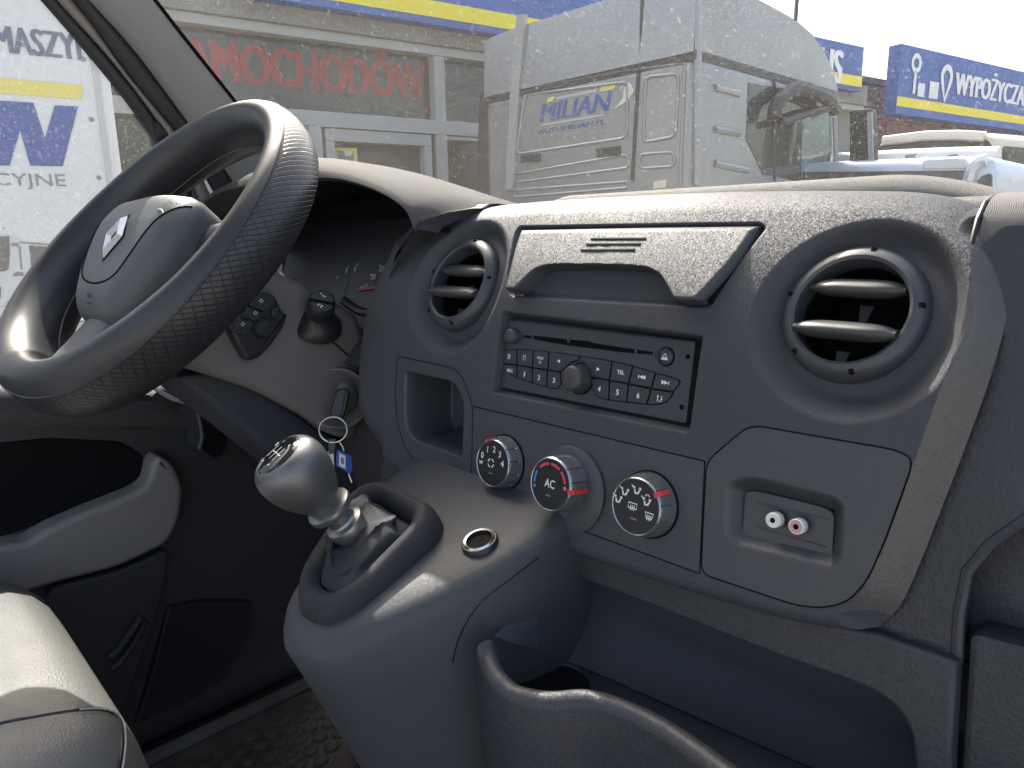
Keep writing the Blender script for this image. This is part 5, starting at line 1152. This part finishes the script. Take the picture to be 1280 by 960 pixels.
bead(z3((215, 380), (240, 375), (740, 290)), .013, 'silver', 'pressed_bead', False)
for pts in (((243, 655), (322, 648), (322, 680), (243, 686)), ((560, 626), (660, 615), (660, 655), (560, 662))): MB().prism(Tr, tp(z3(*pts)), -.01, .012).build('air_grille', M['truck_black'], tr, 0)
MB().prism(Tr, tp(z3((232, 65), (268, 62), (240, 400), (215, 800), (185, 800), (205, 370))), .0, .03).build('edge_moulding', M['frame_w'], tr)
MB().prism(Tr, tp(z3((60, 400), (185, 375), (180, 800), (40, 830))), -.3, -.02).build('side_deflector', M['truck_black'], tr)
bead(z3((975, 0), (975, 780)), .03, 'silver', 'corner_edge', False, -.02)
p = MB().prism(Tr, tp(z3((697, 345), (720, 382), (690, 425), (632, 462), (672, 410), (675, 372))), .0, .006).build('sticker', M['sticker'], tr, 0)
p = MB().prism(Tr, tp(z3((800, 765), (855, 755), (850, 790), (798, 795))), .0, .006).build('number_plate', M['sticker'], tr, 0)
Tt = Frame(Tr(*Tr.px(678, 152), .004), (1, 0, 0), (0, 0, 1), (0, -1, 0)); wA = Tr.px(757, 140)[0]-Tr.px(672, 152)[0]; hA = Tr.px(715, 126)[1]-Tr.px(715, 148)[1]
text('lettering', 'MILIAN', Tt, (-.03, .0, wA, hA), 0, M['ink_blue'], tr, shear=.25, heavy=.012)
text('lettering', 'AUTOMILIAN.PL', Tt, (-.05, -hA*.72, wA*.92, -hA*.45), 0, M['ink_blue'], tr, shear=.2)
for a, b in ((.06, .17), (.84, 1.03)): MB().poly([Tt(x, y, 0) for x, y in ((wA*a, hA*1.08), (wA*b, hA*1.08), (wA*b+.03, hA*1.34), (wA*a+.03, hA*1.34))]).build('yellow_bar', M['ink_yellow'], tr, 0)
MB().ribbon(Tt, [(wA*.22, hA*1.2), (wA*.8, hA*1.2)], hA*.14, 0).build('small_print', M['ink_light'], tr, 0); MB().ribbon(Tt, [(wA*-.02, -hA*.2), (wA*.9, -hA*.2)], hA*.12, 0).build('small_print', M['ink_light'], tr, 0)
# right side: ribs, window, mirrors
Sd = Frame((xr, 0, 0), (0, 1, 0), (0, 0, 1), (1, 0, 0))
def z7(*p): return [(900+x*.1874, 60+y*.1875) for x, y in p]
MB().prism(Sd, pxs(Sd, z7((188, 232), (560, 300), (740, 420), (740, 900), (500, 890), (380, 855), (285, 845), (172, 610))), -.02, .006).build('side_window', M['glass_dark'], tr, 0)
MB().prism(Sd, pxs(Sd, z7((545, 470), (725, 430), (725, 890), (545, 890)), .012), .007, .012).build('window_reflection', M['reflection_teal'], tr, 0)
MB().prism(Sd, pxs(Sd, z7((352, 210), (366, 210), (366, 900), (352, 900))), .0, .009).build('door_gap', M['truck_black'], tr, 0)
for a, b in (((-40, 262), (125, 305)), ((-40, 540), (125, 570)), ((-40, 770), (180, 815))): MB().tube([Sd(*q_, .0) for q_ in pxs(Sd, z7(a, b))], .028, 8).build('side_rib', M['silver'], tr)
mir = smooth_path([Sd(*q_, .10) for q_ in pxs(Sd, z7((360, 470), (380, 370), (440, 310), (520, 265), (620, 290), (730, 350), (770, 420)), .1)], 4)
MB().tube(mir, .055, 8).build('mirror_arm', M['truck_black'], tr)
MB().tube([Sd(*q_, .1) for q_ in pxs(Sd, z7((410, 500), (520, 460), (640, 420), (730, 400)), .1)], .03, 8).build('mirror_arm', M['truck_black'], tr)
MFm = Frame(onY(1060, 190, yf-.4), (1, 0, 0), (0, 0, 1), (0, -1, 0))
def z7m(*p): return pxs(MFm, z7(*p))
mh = MB().prism(MFm, rnd(z7m((860, 410), (1010, 400), (1025, 890), (860, 890)), .03), -.12, .0, .02).build('mirror_housing', M['truck_black'], tr)
MB().prism(MFm, z7m((985, 430), (1020, 425), (1030, 890), (1000, 890)), .0, .02).build('mirror_edge', M['frame_w'], mh)
MB().prism(MFm, z7m((875, 440), (975, 435), (980, 880), (875, 880)), .0, .006).build('mirror_glass', M['glass_dark'], mh, 0)
mh2 = MB().tube([MFm(*q_) for q_ in z7m((765, 460), (780, 890))], .02, 6).build('mirror_stay', M['frame_w'], tr)

# ================================================================ cars beyond
def vehicle(name, label, Yp, roofpx, m, cat, body_pts, depth, glass, extras=()):
    t = thing(name, label, cat, (onY(*roofpx, Yp).x, Yp+depth/2, gz)); F = Frame((0, Yp, 0), (1, 0, 0), (0, 0, 1), (0, -1, 0))
    P_ = rnd([F.px(x, y) for x, y in body_pts], .08, 5)
    MB().prism(F, P_, -depth, 0, .10, 4).build('body', m, t, 50)
    for g in glass: MB().prism(F, rnd([F.px(x, y, .004) for x, y in g], .04, 3), -.02, .006).build('window', M['glass_dark'], t)
    return t, F
z_gpx = lambda Yp: None
def zr8(*p): return [(1060+x*.17188, 130+y*.17188) for x, y in p]
cv, CFv = vehicle('cream_van', 'cream van with wide windows parked behind the silver car', 8.6, (1200, 165), M['car_beige'], 'van',
   zr8((195, 330), (250, 245), (380, 215), (560, 200), (800, 195), (1000, 205), (1290, 230), (1900, 300), (1900, 2000), (195, 2000)), 3.5,
   (zr8((215, 330), (260, 280), (560, 255), (1000, 250), (1050, 300), (1050, 480), (215, 480)), zr8((1120, 305), (1290, 320), (1700, 370), (1700, 650), (1290, 585), (1160, 560), (1125, 520))))
MB().tube([CFv(*CFv.px(x, y), .02) for x, y in zr8((260, 268), (560, 232), (800, 226), (1000, 238))], .05, 8).build('roof_gutter', M['car_beige'], cv)
sc2, CFs = vehicle('silver_car', 'silver pickup with a white roof bar parked ahead of the windscreen', 6.2, (1150, 200), M['car_silver'], 'car',
   zr8((-500, 440), (-100, 410), (300, 395), (640, 380), (900, 372), (1000, 375), (1050, 410), (1072, 500), (1080, 2000), (-500, 2000)), 2.2,
   (zr8((-400, 500), (200, 490), (600, 485), (878, 485), (866, 640), (850, 720), (-400, 730)), zr8((935, 570), (975, 520), (1045, 500), (1050, 740), (930, 740))))
MB().prism(CFs, rnd([CFs.px(x, y) for x, y in zr8((540, 405), (860, 388), (885, 470), (540, 475))], .05), -.05, .01, .01).build('roof_front', M['white'], sc2)
MB().tube([CFs(*CFs.px(x, y), -.6) for x, y in zr8((-300, 385), (200, 358), (600, 342), (940, 336))], .07, 10).build('roof_bar', M['white'], sc2)
for x in (285, 605): MB().tube([CFs(*CFs.px(*q_), -.6) for q_ in zr8((x, 340), (x, 410))], .085, 8).build('bar_clamp', M['ink_grey'], sc2)
MB().tube([CFs(*CFs.px(*q_), .0) for q_ in zr8((880, 560), (905, 470), (960, 420), (1010, 410))], .05, 8).build('screen_pillar', M['car_silver'], sc2)
for t, F_, dd in ((sc2, CFs, 2.2), (cv, CFv, 3.5)):
    for x in (-.5, .5):
        xx = (t.location.x)+x
        MB().lathe(Frame((xx, t.location.y-dd/2+.5, gz+.32), (0, 1, 0), (0, 0, 1), (1, 0, 0)), [(.2, -.1), (.32, -.09), (.33, -.06), (.33, .06), (.32, .09), (.2, .1), (.01, .06)], 24).build('wheel', M['tyre'], t)
